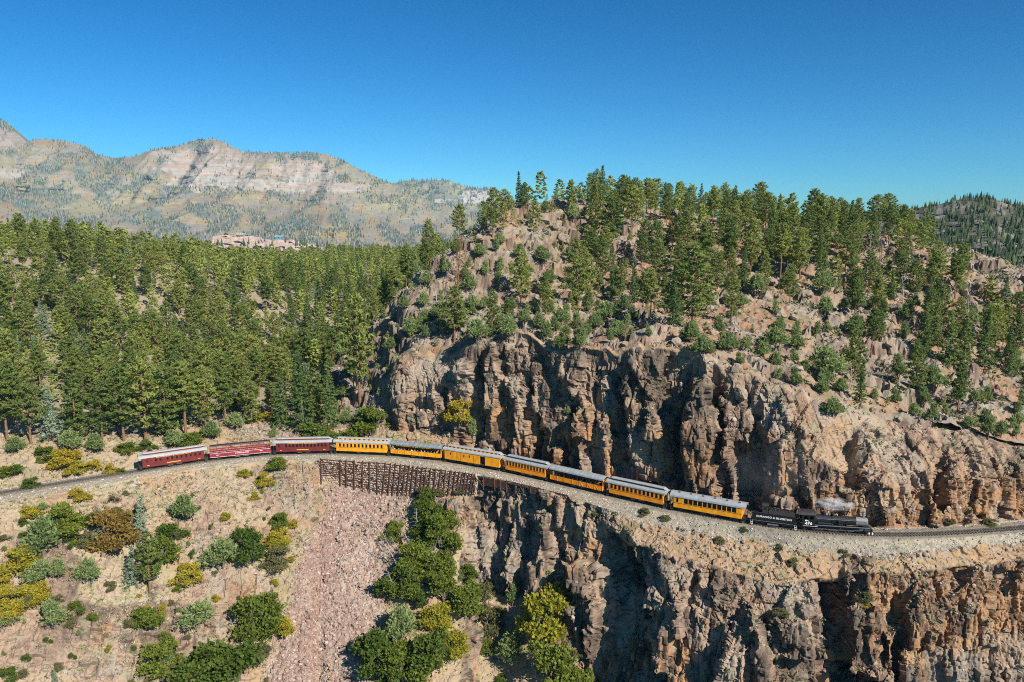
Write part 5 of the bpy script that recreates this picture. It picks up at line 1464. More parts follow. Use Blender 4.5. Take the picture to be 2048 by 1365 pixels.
# plants read off the photograph: kind, foot (image point), height in image points, width factor
HAND = """pine 720 808 215 .9;fir 608 862 150 1.05;fir 662 856 132 1;deadpine 915 583 112 1;pine 985 476 96 1;pine 1047 434 66 1;pine 1007 452 70 1;pine 1155 612 130 1.1;pine 1385 655 165 1.25;pine 1222 508 110 1.2;pine 1290 520 78 1.1
pine 1375 500 82 1.1;pine 1301 645 106 .9;pine 1599 560 100 .9;pine 1410 560 110 1.2;pine 1262 470 96 1.1;pine 1240 590 70 1;pine 1190 470 100 1;pine 1714 603 66 .9;pine 1749 600 74 .9;fir 1848 715 108 1.1;fir 1899 735 112 1.1;fir 1966 735 120 1.1;fir 2020 752 92 1.1
pine 2036 660 74 1.2;pine 1925 740 100 1;pine 1990 700 90 1;fir 1870 690 90 1;pine 1690 545 90 1;pine 1640 535 100 1;pine 1560 560 110 1;pine 1500 550 110 1;pine 1460 540 100 1;pine 1530 480 90 1;pine 1800 560 80 1;pine 1830 600 80 1;pine 909 684 110 1.3
juniper 1129 645 40 1;juniper 1175 622 46 1;juniper 1109 664 34 1;juniper 1125 702 54 1.1;juniper 1159 700 50 1;pinyon 1019 677 50 1;pinyon 956 681 46 1.1;pinyon 823 674 40 1.2;juniper 969 555 36 .9;juniper 1001 545 32 1;pinyon 1082 528 38 1.1;pinyon 1039 515 30 1;pinyon 959 515 30 1
pinyon 1145 442 36 1;pinyon 1099 568 30 1;juniper 1232 588 56 .9;pinyon 1408 711 44 1.1;juniper 1297 674 30 .8;pinyon 1238 675 36 1.2;pinyon 1512 591 46 1;juniper 1572 579 46 1;pinyon 1646 585 46 1;pinyon 1648 633 42 1;juniper 1592 702 50 1;pinyon 1550 702 52 1.1;juniper 1631 675 32 1;juniper 1655 665 26 1
pinyon 1709 670 44 1;juniper 1795 760 58 1;pinyon 1865 780 52 1.2;pinyon 1653 758 70 1.1;olive 1707 726 22 1;juniper 1495 696 26 .8;pinyon 1811 642 38 1;pinyon 1666 835 42 1.2;olive 1690 720 30 1;pinyon 880 640 40 1.2;pinyon 1190 660 34 1.1;olive 1150 655 20 1.2;pinyon 1215 640 40 1.3;pinyon 930 560 26 1.1
snag 1265 556 62 1;snag 873 622 62 1.2;snag 1736 556 90 .8;snag 1761 533 66 .9;snag 1933 664 86 .8;snag 1700 778 50 1.4;snag 1805 610 60 1;snag 1062 432 50 .8;snag 1000 405 45 .8;deadpine 1760 560 70 .9
gold 68 1034 32 1.3;oak 132 1060 58 1.25;gold 155 1000 28 1.3;pinyon 87 1118 88 1.1;spruce 205 1076 62 .9;rust 236 1094 84 .9;spruce 281 1080 92 1;pine 300 1186 124 1;spruce 262 1172 80 1.1;pinyon 366 1042 58 1.1;pinyon 445 1136 66 1.15;oak 498 1124 74 .8;oak 558 1056 42 .9;olive 557 1135 46 1;pinyon 177 1165 54 1;olive 177 1092 32 1.2
pinyon 82 1166 52 1;pinyon 115 1155 40 1;gold 38 1140 64 1.1;gold 25 1226 56 1;gold 68 1203 44 1.3;juniper 109 1258 70 1.1;oak 155 1222 24 1.2;gold 375 1165 36 1.4;oak 300 1248 46 1.3;pinyon 396 1252 54 1.5;oak 517 1268 92 1;oak 415 1366 96 1.3;oak 470 1350 88 1.2;oak 318 1342 68 1.1;gold 487 954 20 1.1;gold 530 969 27 1.1;oak 555 934 20 2.2;gold 128 930 36 1.8
oak 26 950 28 1.5;gold 151 946 24 1.8;pinyon 140 902 46 1.2;gold 222 946 22 1;oak 243 946 13 1.2;oak 330 1120 60 1;oak 345 1080 46 1;oak 60 975 22 1.3;gold 20 945 20 1.6;gold 185 940 22 1.6;oak 190 1050 30 1.2;spruce 112 1375 40 1;oak 20 1360 30 1.2;gold 5 1180 34 1
oak 650 880 40 1.9;oak 742 868 56 1.4;gold 530 842 22 1.9;gold 570 848 18 1.5;oak 620 872 30 1.4;gold 917 846 54 1;juniper 945 878 50 .8;gold 860 905 22 1.8;juniper 548 876 26 1
oak 858 1052 58 1;oak 887 1096 86 .8;oak 787 1082 40 1;oak 837 1132 64 1;oak 816 1185 70 1;oak 880 1155 58 1;oak 933 1156 34 1.3;oak 898 1204 72 1;oak 930 1225 62 1;gold 873 1260 68 .9;oak 773 1195 50 1;pinyon 805 1285 80 1;oak 757 1345 100 1;oak 812 1352 80 1.1;oak 858 1328 72 1.1;gold 908 1310 58 1;oak 790 1385 62 1.2;juniper 787 1380 50 1
juniper 1024 1213 56 .8;olive 983 1264 62 1;gold 1086 1270 104 1;juniper 1097 1170 34 1;oak 1107 1366 94 1.1;oak 1004 1372 24 1.2;juniper 1178 1370 42 1;olive 1150 1313 22 1;oak 850 1010 36 1;oak 905 1050 40 1;oak 862 1100 60 1;oak 845 1070 44 1;olive 880 990 16 1.6;olive 920 985 14 1.8;oak 760 1300 50 1.1
olive 1730 1200 26 1;olive 1290 1030 12 1.6;olive 1330 1040 12 1.6;olive 1440 1085 16 1.3;olive 1555 1100 14 1.4;olive 1290 1025 12 1.5;olive 1190 1030 14 1.4;olive 1980 1050 14 2;olive 1900 1045 10 2;olive 1490 1060 8 2;olive 1690 1110 14 1.4;olive 1585 1130 16 1.3;juniper 1135 830 30 .9;olive 1410 705 24 1.2;olive 1225 870 12 1.5;olive 1560 1230 16 2;olive 1860 690 30 1.2"""
HAND += """;pine 15 884 150 1.1;pine 62 888 120 1.1;pine 150 886 135 1.2;pine 205 880 120 1.1;pine 248 882 150 1.15;pine 292 884 165 1.2;pine 335 882 150 1.2;pine 372 874 150 1.2;pine 412 868 128 1.1;pine 452 852 120 1.1;spruce 108 884 110 1.1;pine 505 850 110 1.2;fir 560 856 120 1.1;pinyon 420 880 40 1.2;pinyon 350 892 36 1.3;oak 380 888 26 1.6;pinyon 30 905 34 1.3;oak 95 915 26 1.6;pinyon 190 905 40 1.2;oak 250 905 26 1.5;oak 290 900 22 1.6;pinyon 470 856 34 1.2"""
n_hand = 0
occupied = []
for rec in HAND.replace("\n", ";").split(";"):
    if not rec.strip(): continue
    k, px, py, hp_, wd = rec.split(); px, py, hp_, wd = float(px), float(py), float(hp_), float(wd)
    hit = cast(px, min(py, 1390))
    if hit is None or hit[0].y > 420: continue
    p = hit[0]; _, _, dep = project(np.array(p))
    n_hand += 1
    put(k, (p.x, p.y, p.z - .15), hp_ / FPX * float(dep) * 1.04, wd * random.Random(n_hand).uniform(.95, 1.08), n_hand, px, py)
    occupied.append((p.x, p.y))
    if k in ('oak', 'gold', 'olive') and py > 880 and p.y < 235:
        rc = random.Random(n_hand * 17)
        for _c in range(2 if px < 640 else 1):
            qx_, qy_ = px + rc.uniform(-1, 1) * hp_ * .9, py + rc.uniform(-.5, .7) * hp_
            h2 = cast(qx_, qy_)
            tp_ = float(np.interp(qx_, rail_px[:, 0], rail_px[:, 1]))
            if h2 is None or abs(qy_ - tp_) < 34 or 590 < qx_ < 730 or qy_ > 1380: continue
            put(rc.choice(['oak', 'gold', 'olive', 'pinyon']), (h2[0].x, h2[0].y, h2[0].z - .1), hp_ / FPX * float(dep) * rc.uniform(.3, .6), rc.uniform(.9, 1.4), n_hand * 5 + _c, qx_, qy_)

rs = random.Random(404)
for _c in range(150):
    qx_, qy_ = rs.uniform(0, 640), rs.uniform(985, 1375)
    tp_ = float(np.interp(qx_, rail_px[:, 0], rail_px[:, 1]))
    if qy_ < tp_ + 40 or qx_ > 600 - (qy_ - 950) * .12: continue
    if any((qx_ - r[1]) ** 2 + (qy_ - r[2]) ** 2 < 20 ** 2 for r in PLACED): continue
    h2 = cast(qx_, qy_)
    if h2 is None or h2[0].y > 240: continue
    k_ = rs.choice(['pinyon', 'olive', 'olive', 'oak', 'gold', 'juniper', 'snag'])
    hh_ = rs.uniform(.8, 2.3) if k_ != 'snag' else rs.uniform(2, 4)
    put(k_, (h2[0].x, h2[0].y, h2[0].z - .1), hh_, rs.uniform(.8, 1.5), 3000 + _c, qx_, qy_)

# woods grown by chance where the photograph has woods
rng = np.random.default_rng(77)
def h_of(x, y):                         # displaced hillside height
    i = np.clip(np.searchsorted(ys, y), 1, len(ys) - 1); j = np.clip(np.searchsorted(xs, x), 1, len(xs) - 1)
    return HZ2[i, j]
cand = []
occ = {}
def far_enough(x, y, r):
    k = (int(x // 9), int(y // 9))
    for a in (-1, 0, 1):
        for b_ in (-1, 0, 1):
            for (qx, qy, qr) in occ.get((k[0] + a, k[1] + b_), ()):
                if (qx - x) ** 2 + (qy - y) ** 2 < (min(r, qr) if r < 4 else r) ** 2: return False
    return True
def occupy(x, y, r): occ.setdefault((int(x // 9), int(y // 9)), []).append((x, y, r))
for (x, y) in occupied: occupy(x, y, 4.5)
CLEAR = [(330, 520, 42, 22), (345, 665, 34, 26), (235, 720, 30, 30), (20, 790, 26, 24), (75, 870, 40, 14), (300, 610, 22, 12), (715, 790, 24, 20), (480, 790, 18, 12)]
Yb = T1_Y
for _ in range(30000):
    px = rng.uniform(-70, 2080)
    Y = 205 + (rng.random() ** .8) * 330 if _ > 2500 else float(np.interp(px, PX, T1_Y)) + rng.uniform(1, 22)
    z = 0
    x = (px - 1024) / FPX * Y * 1.0
    yt = np.interp(px, PX, Yb)
    if Y < yt + 1: continue
    z = float(h_of(x, Y))
    if z > 1000: continue
    qx, qy, dep = [float(v) for v in project(np.array([x, Y, z]))]
    hill = x > -62 + (Y - 260) * .35 - 8 and qx > 660
    if any(((qx - cx) / rx) ** 2 + ((qy - cy) / ry) ** 2 < 1 for cx, cy, rx, ry in CLEAR) and rng.random() < .92: continue
    if not hill:
        if qx > 800 and Y < 260: continue
        r = 6.2 if Y < 330 else 6.9
        if 425 < qx < 655 and qy - 16 / dep * FPX < 494: continue
        if Y < yt + 5 and rng.random() < .25: continue
        k = 'pine' if rng.random() < .72 else 'fir' if rng.random() < .62 else 'spruce' if rng.random() < .6 else 'pinyon'
        if qx > 560 and rng.random() < .35: k = 'fir'
        h = {'pine': rng.uniform(7, 20), 'fir': rng.uniform(7, 20), 'spruce': rng.uniform(8, 13), 'pinyon': rng.uniform(3.5, 6)}[k]
    else:
        d = 0.0
        if qx > 1180 and Y > 268: d = .95
        if qx > 1430 and Y > 236: d = max(d, .72)
        if qx > 1740 and Y > 200: d = max(d, .75)
        if qx > 1850 and Y > 185: d = max(d, .8)
        if 960 < qx < 1180 and Y > 285: d = max(d, .45)
        if 1180 < qx < 1480 and Y > 240: d = max(d, .5)
        d = max(d, .42 if qx < 960 else .36 if qx < 1180 else .26)
        if qx > 1880 and 545 < qy < 650 and rng.random() < .8: continue
        if qx > 1850 and qy - 75 < 430 + (qx - 1850) * .75: continue
        if rng.random() > d: continue
        small = rng.random() < (.25 if d > .5 else .72)
        k = ('pinyon' if rng.random() < .6 else 'juniper') if small else ('pine' if rng.random() < .8 else 'fir')
        r = 3.6 if small else 5.4
        h = rng.uniform(2.4, 5.5) if small else rng.uniform(9, 17)
        if Y < 240 and not small: h = min(h, 14)
    if not far_enough(x, Y, r): continue
    occupy(x, Y, r)
    cand.append((h / dep * FPX, k, x, Y, z, h, qx, qy))
cand.sort(key=lambda c: -c[0])
counts = {}
for (_, _, _, kind, _) in PLACED: counts[kind] = counts.get(kind, 0) + 1
LIMIT = {'pine': 296, 'fir': 200, 'spruce': 120, 'pinyon': 150, 'juniper': 120}
rest = []
for i, c in enumerate(cand):
    k = c[1]
    if -30 < c[6] < 2075 and counts.get(k, 0) < LIMIT[k]:
        counts[k] = counts.get(k, 0) + 1
        put(k, (c[2], c[3], c[4] - .3), c[5], rng.uniform(1.0, 1.4) if c[6] < 700 else rng.uniform(.85, 1.15), i + 1000, c[6], c[7])
        if i % 37 == 5 and k == 'pine': put('snag', (c[2] + 3.2, c[3] - 1, float(h_of(c[2] + 3.2, c[3] - 1)) - .3), c[5] * .9, .7, i, None, None)
    else: rest.append(c)
# the remaining trees, too many to take apart: one wood, in simplified crowns
SIMPLE = {'pine': [conifer(i, 20, 3.7, .2, 34, 4, 3, 2.0, .9, 'pine', -.12) for i in range(3)], 'fir': [conifer(20 + i, 20, 3.4, .07, 40, 4, 3, 1.7, .8, 'fir', -.12) for i in range(2)]}
SIMPLE['spruce'] = SIMPLE['fir']; SIMPLE['pinyon'] = SIMPLE['juniper'] = SIMPLE['pine']
for _ in range(5200):                   # and the valley woods beyond
    px = rng.uniform(-60, 1060); Y = rng.uniform(470, 1000); x = (px - 1024) / FPX * Y
    z = float(h_of(x, min(Y, 1040)))
    qx, qy, dep = [float(v) for v in project(np.array([x, Y, z]))]
    if 425 < qx < 655 and qy - 15 / dep * FPX < 492: continue
    if far_enough(x, Y, 7.0):
        occupy(x, Y, 7.0); k = 'pine' if rng.random() < .6 else 'fir'
        rest.append((0, k, x, Y, z, rng.uniform(10, 17), qx, qy))
wood = {}
for c in rest:
    _, k, x, Y, z, h, qx, qy = c
    if qx < -60 or qx > 2100: continue
    tv_, _tf = SIMPLE[k][int(rng.integers(0, len(SIMPLE[k])))][0]; lv, lf, lc = SIMPLE[k][int(rng.integers(0, len(SIMPLE[k])))][1]
    s = h / 20; a = rng.uniform(0, 6.28); R = np.array([[math.cos(a), -math.sin(a), 0], [math.sin(a), math.cos(a), 0], [0, 0, 1]])
    w = rng.uniform(1.1, 1.6)
    wood.setdefault('fir' if k == 'fir' else 'spruce' if k == 'spruce' else 'pine', []).append(((lv @ R.T) * np.array([w, w, 1]) * s + (x, Y, z), lf, lc * rng.uniform(.8, 1.2)))
WV, WF, WC, WM, off = [], [], [], [], 0
for mi, (k, mt) in enumerate((('pine', F_pine), ('fir', F_fir), ('spruce', F_spruce))):
    for V, F, Cc in wood.get(k, ()):
        WV.append(V); WF.append(F + off); WC.append(Cc); WM.append(np.full(len(F), mi)); off += len(V)
0 and print("TREES", counts, "rest", len(rest), "hand", n_hand, "wood quads", off // 4)
tag(link("forest", np_mesh("forest", np.concatenate(WV), np.concatenate(WF), [F_pine, F_fir, F_spruce], np.concatenate(WC), fmat=np.concatenate(WM))), "dense wood of pines and firs filling the valley behind", "forest", kind="stuff")

# far trees on the mountains and the hill across the valley: tiny cones
def far_trees(name, P, py, px, n, hgt, weight, seed, cols, slim=.16, label=None):
    rng = np.random.default_rng(seed); nr, nc = P.shape[:2]
    w = weight.ravel() * np.gradient(-py, axis=0).ravel(); w = np.clip(w, 0, None) / np.clip(w, 0, None).sum()
    idx = rng.choice(len(w), n, p=w); B = P.reshape(-1, 3)[idx] + rng.normal(0, 2.0, (n, 3)) * np.array([1, 1, .2])
    h = rng.uniform(*hgt, n); r = h * slim * rng.uniform(.7, 1.3, n); k = 5
    a = np.arange(k) * 2 * math.pi / k
    ring = np.stack([np.cos(a), np.sin(a), 0 * a], -1)
    V = np.concatenate([B[:, None] + ring[None] * r[:, None, None] - [0, 0, 1.0], (B + np.c_[0 * h, 0 * h, h])[:, None]], 1)
    V[:, :k] += rng.normal(0, .1, (n, k, 3)) * h[:, None, None] * .5
    f = np.array([(i, (i + 1) % k, k) for i in range(k)])
    F = (f[None] + (np.arange(n) * (k + 1))[:, None, None]).reshape(-1, 3)
    ci = rng.integers(0, len(cols), n); Cc = np.repeat(np.array(cols)[ci] * rng.uniform(.7, 1.3, (n, 1)), k + 1, 0)
    tag(link(name, np_mesh(name, V.reshape(-1, 3), F, [far_mat], Cc)), label, "forest", kind="stuff")
MX2 = np.stack([np.broadcast_to(mpx, Mpy.shape), Mpy, 0 * Mpy], -1)
wt = .12 + 1.6 * sstep(.44, .6, fbm(MX2, (30, 20, 1), 323, 4) + .12 * sstep(430, 470, Mpy)) + .5 * (Mpy < m_ridge + 4)
wt = wt * (1 - .88 * sstep(.32, .5, blob(MX2[..., 0], Mpy, CLIFFS)))
far_trees("mountain_forest", MP, Mpy, mpx, 30000, (7, 19), wt, 1, [(.085, .115, .085), (.10, .125, .09), (.07, .10, .08), (.27, .25, .235), (.24, .22, .21)], .17, "scattered dark conifers and grey burnt trunks on the mountain slopes")
SX2 = np.stack([np.broadcast_to(spx, Spy.shape), Spy, 0 * Spy], -1)
far_trees("far_mountain_forest", SP, Spy, spx, 2200, (16, 34), .2 + sstep(.45, .6, fbm(SX2, (12, 9, 1), 345, 3)), 2, [(.10, .13, .10), (.25, .23, .21), (.08, .11, .09)], .17, "thin conifers on the farthest mesa")
EX2 = np.stack([np.broadcast_to(epx, Epy.shape), Epy, 0 * Epy], -1)
far_trees("hill_forest", EP, Epy, epx, 7000, (3, 8), .3 + sstep(.40, .55, fbm(EX2, (14, 12, 1), 375, 3)) + .6 * (Epy < e_ridge + 5), 3, [(.06, .085, .035), (.075, .10, .045), (.05, .075, .035)], .22, "dark pines scattered over the far rocky hill")
BX2 = np.broadcast_to(bpx, Bpy.shape)
far_trees("cutting_trees", BP_, Bpy, bpx, 90, (5, 11), (Bpy > 486) * 1.0 + .02, 4, [(.07, .095, .05)], .2, "small dark conifers below the road cutting")

# ------------------------------------------------------------------ low scrub, loose stones, boulders
def scatter_vertices(P, weight, n, seed):
    rng = np.random.default_rng(seed); w = np.clip(weight.ravel(), 0, None); w = w / w.sum()
    return P.reshape(-1, 3)[rng.choice(len(w), n, p=w)]
area_s = np.linalg.norm(np.cross(np.gradient(Gd, axis=1), np.gradient(Gd, axis=0)), axis=-1)
def tufts(name, P, size, per, cols, seed, label):
    rng = np.random.default_rng(seed); n = len(P)
    s = rng.uniform(size[0], size[1], n) * rng.uniform(.6, 1.2, n)
    C0 = np.repeat(P, per, 0); S = np.repeat(s, per)
    d = rng.normal(size=(n * per, 3)); d[:, 2] = np.abs(d[:, 2]) * .9 + .1; d /= np.linalg.norm(d, axis=1, keepdims=True)
    V, F, tint = leaves(C0 + d * (S * rng.uniform(.3, .9, n * per))[:, None], d + rng.normal(0, .4, d.shape), S * .75, S * .34, rng)
    ci = np.repeat(rng.integers(0, len(cols), n), per * 4)
    return tag(link(name, np_mesh(name, V, F, [F_scrub], np.array(cols)[ci] * tint)), label, "scrub", kind="stuff")
F_scrub = ground_mat("scrub_leaves", 3.0, 0.0, .2)
w_s = area_s * (1 - bench) * (1 - crib) * (1 - talus * .97) * sstep(.10, .5, upn) * (.15 + sstep(.45, .62, fbm(G0, 7, 501, 3)))
scP = scatter_vertices(Gd, w_s * (1 + 1.5 * (gpx < 640)), 14000, 1)
tufts("low_scrub", scP, (.2, .75), 11, [(.20, .215, .115), (.26, .255, .16), (.15, .18, .07), (.34, .29, .17), (.23, .22, .13), (.38, .33, .22)], 2, "low grey-green scrub and grass tufts on the slopes")
area_h = np.gradient(HX, axis=1) * np.gradient(HY, axis=0)
w_h = area_h * hillm * keep * (HY < 315) * (.2 + sstep(.42, .6, fbm(H0, 8, 503, 3))) * sstep(.2, .6, hn2[..., 2])
tufts("hill_scrub", scatter_vertices(Hd, w_h, 7500, 3), (.4, 1.5), 13, [(.16, .18, .09), (.20, .205, .12), (.12, .15, .06), (.24, .22, .13)], 4, "low grey-green scrub between the ledges of the hill")
w_f = area_h * (1 - hillm) * keep * (HY < 480)
tufts("forest_scrub", scatter_vertices(Hd, w_f, 3000, 5) , (.4, 1.3), 10, [(.14, .16, .07), (.20, .19, .09), (.24, .21, .13)], 6, "undergrowth on the forest floor")
# loose stones
rng = np.random.default_rng(91)
def loose(name, P, smin, smax, cols, seed, label):
    rng = np.random.default_rng(seed); n = len(P)
    s = smin * (smax / smin) ** (rng.random(n) ** 2.2)
    S = s[:, None] * rng.uniform(.6, 1.25, (n, 3))
    cc = np.array(cols)[rng.integers(0, len(cols), n)] * rng.uniform(.8, 1.2, (n, 1))
    V, F, C_ = stone_heap(P + np.array([0, 0, .05]), S, cc, seed + 1)
    tag(link(name, np_mesh(name, V, F, [stone_mat], C_)), label, "stones", kind="stuff")
loose("talus_stones", scatter_vertices(Gd, area_s * talus, 13000, 11), .10, .55, [(0.377, 0.272, 0.220), (0.316, 0.212, 0.172), (0.271, 0.169, 0.138), (0.438, 0.346, 0.289), (0.226, 0.163, 0.138)], 12, "pinkish broken rock filling the talus chute below the crib wall")
w_b = area_s * (bmask > .5) * ((LP < 4.9) | (LP > 6.2)) * (LP > 3.7)
loose("ballast_stones", scatter_vertices(Gd, w_b, 9000, 17), .06, .26, [(.44, .41, .36), (.36, .33, .28), (.50, .46, .40), (.22, .20, .18)], 18, "crushed grey stone spread beside the track")
w_l = area_s * (1 + (gpx < 640) * .6) * (1 - bench) * (1 - crib) * (1 - talus) * sstep(.35, .7, upn) * (.06 + sstep(.5, .66, fbm(G0, 9, 511, 3)) + .5 * ((gpx > 1150) & (LP < 4) & (LP > 2.6)))
loose("slope_stones", scatter_vertices(Gd, w_l, 12000, 13), .12, .65, [(0.347, 0.261, 0.207), (0.302, 0.212, 0.165), (0.377, 0.296, 0.234), (0.249, 0.190, 0.159)], 14, "loose broken rock strewn over the slopes")
w_r = area_h * hillm * keep * (HY < 315) * (.25 + sstep(.46, .62, fbm(H0, 10, 513, 3)))
loose("hill_stones", scatter_vertices(Hd, w_r, 9000, 15), .22, 1.1, [(0.332, 0.261, 0.213), (0.302, 0.240, 0.193), (0.271, 0.205, 0.165), (0.354, 0.296, 0.248)], 16, "broken grey rock scattered over the hillside")

def boulder_mesh(seed):
    V, F = rock_shape(seed, 4)
    V = V * np.array([1, .8, .75]) * (1 + .30 * (fbm(V * 1.0 + seed * 9, .6, seed, 4) - .5)[:, None] + .16 * (blocks(V + seed * 3, (0.476, 0.384, 0.365), .5, seed)[0] - .5)[:, None])
    c = mix((0.272, 0.211, 0.164), (0.320, 0.246, 0.188), fbm(V + seed, .9, seed + 5, 3))
    c = mix(c, (0.190, 0.166, 0.116), sstep(.52, .66, fbm(V + seed, .5, seed + 7, 3)) * .6)
    return np_mesh("boulder", V, F, [stone_mat], c)
BOULD = [boulder_mesh(i + 3) for i in range(6)]
bl = [(1090, 440, 30), (1115, 455, 34), (1060, 430, 24), (1128, 480, 40), (1000, 430, 24), (960, 480, 26), (1150, 425, 18), (945, 500, 30), (1035, 600, 36), (1010, 570, 40), (1060, 560, 34), (980, 600, 30), (1075, 600, 26), (930, 580, 26),
      (1500, 585, 36), (1530, 600, 40), (1480, 610, 34), (1545, 570, 30), (1560, 630, 34), (1500, 645, 30), (1450, 600, 26), (1360, 600, 22), (1320, 610, 20), (1590, 640, 24), (1470, 740, 30), (1480, 790, 42), (1430, 670, 30), (1350, 685, 28),
      (1640, 700, 18), (1745, 640, 20), (1780, 690, 22), (1760, 720, 16), (1850, 830, 16), (1690, 690, 16), (1930, 590, 30), (1960, 570, 30), (1990, 580, 34), (2015, 590, 36), (1945, 610, 22), (1985, 620, 26), (1900, 570, 22),
      (320, 505, 14), (345, 640, 12), (300, 500, 12), (880, 610, 22), (850, 590, 20), (900, 560, 24), (870, 660, 22), (530, 860, 9), (1075, 1010, 22), (1020, 1000, 18), (1000, 1010, 20), (1050, 985, 14), (985, 1000, 14),
      (700, 1190, 8), (655, 1055, 8), (690, 1330, 9), (915, 1150, 8), (985, 1330, 11), (940, 1310, 8), (1290, 1150, 14), (1480, 1130, 12), (1540, 1150, 10), (1400, 1095, 9), (1620, 1120, 11), (1850, 1110, 13), (1960, 1085, 12), (1800, 1080, 9), (1770, 1060, 8), (1815, 1055, 9), (1660, 1045, 8),
      (1250, 690, 18), (1180, 690, 16), (1100, 690, 20), (1050, 690, 16), (985, 690, 18), (1700, 800, 14), (1745, 820, 16), (1800, 840, 14), (1870, 855, 12), (1910, 870, 16)]
for i, (px, py, wpx) in enumerate(bl):
    hit = cast(px, py)
    if hit is None or hit[0].y > 500: continue
    p = hit[0]; dep = float(project(np.array(p))[2]); s = wpx / FPX * dep * .5
    o = link("boulder", BOULD[i % 6]); o.location = (p.x, p.y, p.z + s * .15); o.scale = (s, s, s * random.Random(i).uniform(.8, 1.2)); o.rotation_euler = (random.Random(i + 50).uniform(-.3, .3), random.Random(i + 70).uniform(-.3, .3), i * 1.7)
    sz = "huge" if s > 2.6 else "large" if s > 1.5 else "small" if s < .6 else "squat"
    tag(o, f"{sz} grey {['angular', 'rounded', 'blocky', 'flat-topped', 'wedge-shaped', 'cracked'][i % 6]} boulder {zone(px, py, p.y)} {near_car(px)}", "boulder", "boulders")
    PLACED.append((o, px, py, 'boulder', s))

# ------------------------------------------------------------------ bare stems in the gully and a few fallen logs
for i, (px, py, hpx_, ln) in enumerate([(800, 1140, 70, -.5), (812, 1130, 60, -.45), (838, 1080, 60, -.1), (790, 1110, 50, -.55), (760, 1060, 44, -.7), (828, 1120, 66, -.3), (800, 1200, 60, -.4), (560, 1020, 10, 0)][:7]):
    hit = cast(px, py)
    if hit is None: continue
    p = hit[0]; dep = float(project(np.array(p))[2]); h = hpx_ / FPX * dep * 1.1
    o = empty("dead_tree", p, 0.0); a, b_ = snags[i % 4]
    link("trunk", a, o); link("branches", b_, o); o.scale = (h / 12 * 1.2, h / 12 * 1.2, h / 12); o.rotation_euler = (0, ln, 0)
    tag(o, ["pale bare stem leaning out", "thin white dead stem", "short bleached dead stem", "crooked grey dead stem", "low leaning dead stem", "straight pale dead stem", "forked bare dead stem"][i] + f" among the oaks in the gully below {near_car(px)}", "tree", "dead stems in the gully")
log_me = (lambda t: np_mesh("log", t[0], t[1], [M_snag]))(join([tube_np(np.array([[-3, 0, 0], [-1, .1, .05], [1, 0, .1], [3, -.1, 0]]), [.13, .15, .12, .06], 7), tube_np(np.array([[1, 0, .1], [1.6, .5, .4]]), [.05, .02], 4)]))
for i, (px, py, l_) in enumerate([(610, 1085, 4), (665, 1120, 4), (585, 1150, 5), (735, 1110, 4), (640, 1200, 4), (690, 1245, 4), (1880, 830, 7), (1690, 690, 6), (1100, 680, 6), (960, 730, 5), (720, 1060, 4), (750, 1035, 5)]):
    hit = cast(px, py)
    if hit is None: continue
    p, n_ = hit[0], hit[2]
    o = link("fallen_log", log_me); o.location = p + Vector((0, 0, .1)); o.scale = (l_ / 6,) * 3; a = random.Random(i).uniform(0, 3.1)
    t_ = Vector((math.cos(a), math.sin(a), 0)); t_ = (t_ - n_ * t_.dot(n_)).normalized(); o.rotation_euler = t_.to_track_quat('X', 'Z').to_euler()
    tag(o, f"bleached fallen log lying {zone(px, py, p.y)} {near_car(px)}", "log", "fallen logs")
    PLACED.append((o, px, py, 'log', 1.0))

# ------------------------------------------------------------------ passengers
def person_mesh():
    """seated figure, one skin over a jointed skeleton, hips at the origin, facing +x"""
    J = [((0, 0, .08), .15), ((.02, 0, .30), .145), ((.02, 0, .48), .16), ((.02, 0, .58), .075), ((.04, 0, .66), .07), ((.05, 0, .76), .10), ((.05, 0, .84), .085),
         ((.0, .19, .52), .07), ((.08, .24, .28), .05), ((.30, .20, .20), .038), ((.36, .17, .20), .035), ((.0, -.19, .52), .07), ((.08, -.24, .28), .05), ((.30, -.20, .20), .038), ((.36, -.17, .20), .035),
         ((.10, .10, .05), .10), ((.46, .11, .06), .07), ((.46, .11, -.34), .048), ((.58, .11, -.38), .04), ((.10, -.10, .05), .10), ((.46, -.11, .06), .07), ((.46, -.11, -.34), .048), ((.58, -.11, -.38), .04)]
    E = [(0, 1), (1, 2), (2, 3), (3, 4), (4, 5), (5, 6), (2, 7), (7, 8), (8, 9), (9, 10), (2, 11), (11, 12), (12, 13), (13, 14), (0, 15), (15, 16), (16, 17), (17, 18), (0, 19), (19, 20), (20, 21), (21, 22)]
    me = bpy.data.meshes.new("person_bones"); me.from_pydata([j[0] for j in J], E, [])
    o = bpy.data.objects.new("person_bones", me); COL.objects.link(o)
    sk = o.modifiers.new("Skin", 'SKIN')
    for i, v in enumerate(me.skin_vertices[0].data): v.radius = (J[i][1], J[i][1]); v.use_root = i == 0
    sb = o.modifiers.new("Sub", 'SUBSURF'); sb.levels = 1; sb.render_levels = 1
    dg = bpy.context.evaluated_depsgraph_get(); dg.update()
    out = bpy.data.meshes.new_from_object(o.evaluated_get(dg))
    bpy.data.objects.remove(o)
    out.name = "person"; out.materials.clear()
    for m in (MATS['skin'], MATS['shirt'], MATS['trousers'], MATS['hair']): out.materials.append(m)
    for p in out.polygons:
        c = p.center
        hand = c.x > .27 and abs(c.y) > .12 and c.z > .12 and c.z < .3
        if c.z > .80 or (c.z > .68 and c.x < .02): p.material_index = 3
        elif c.z > .59 or hand: p.material_index = 0
        elif c.z > .13: p.material_index = 1
        else: p.material_index = 2
        p.use_smooth = True
    return out
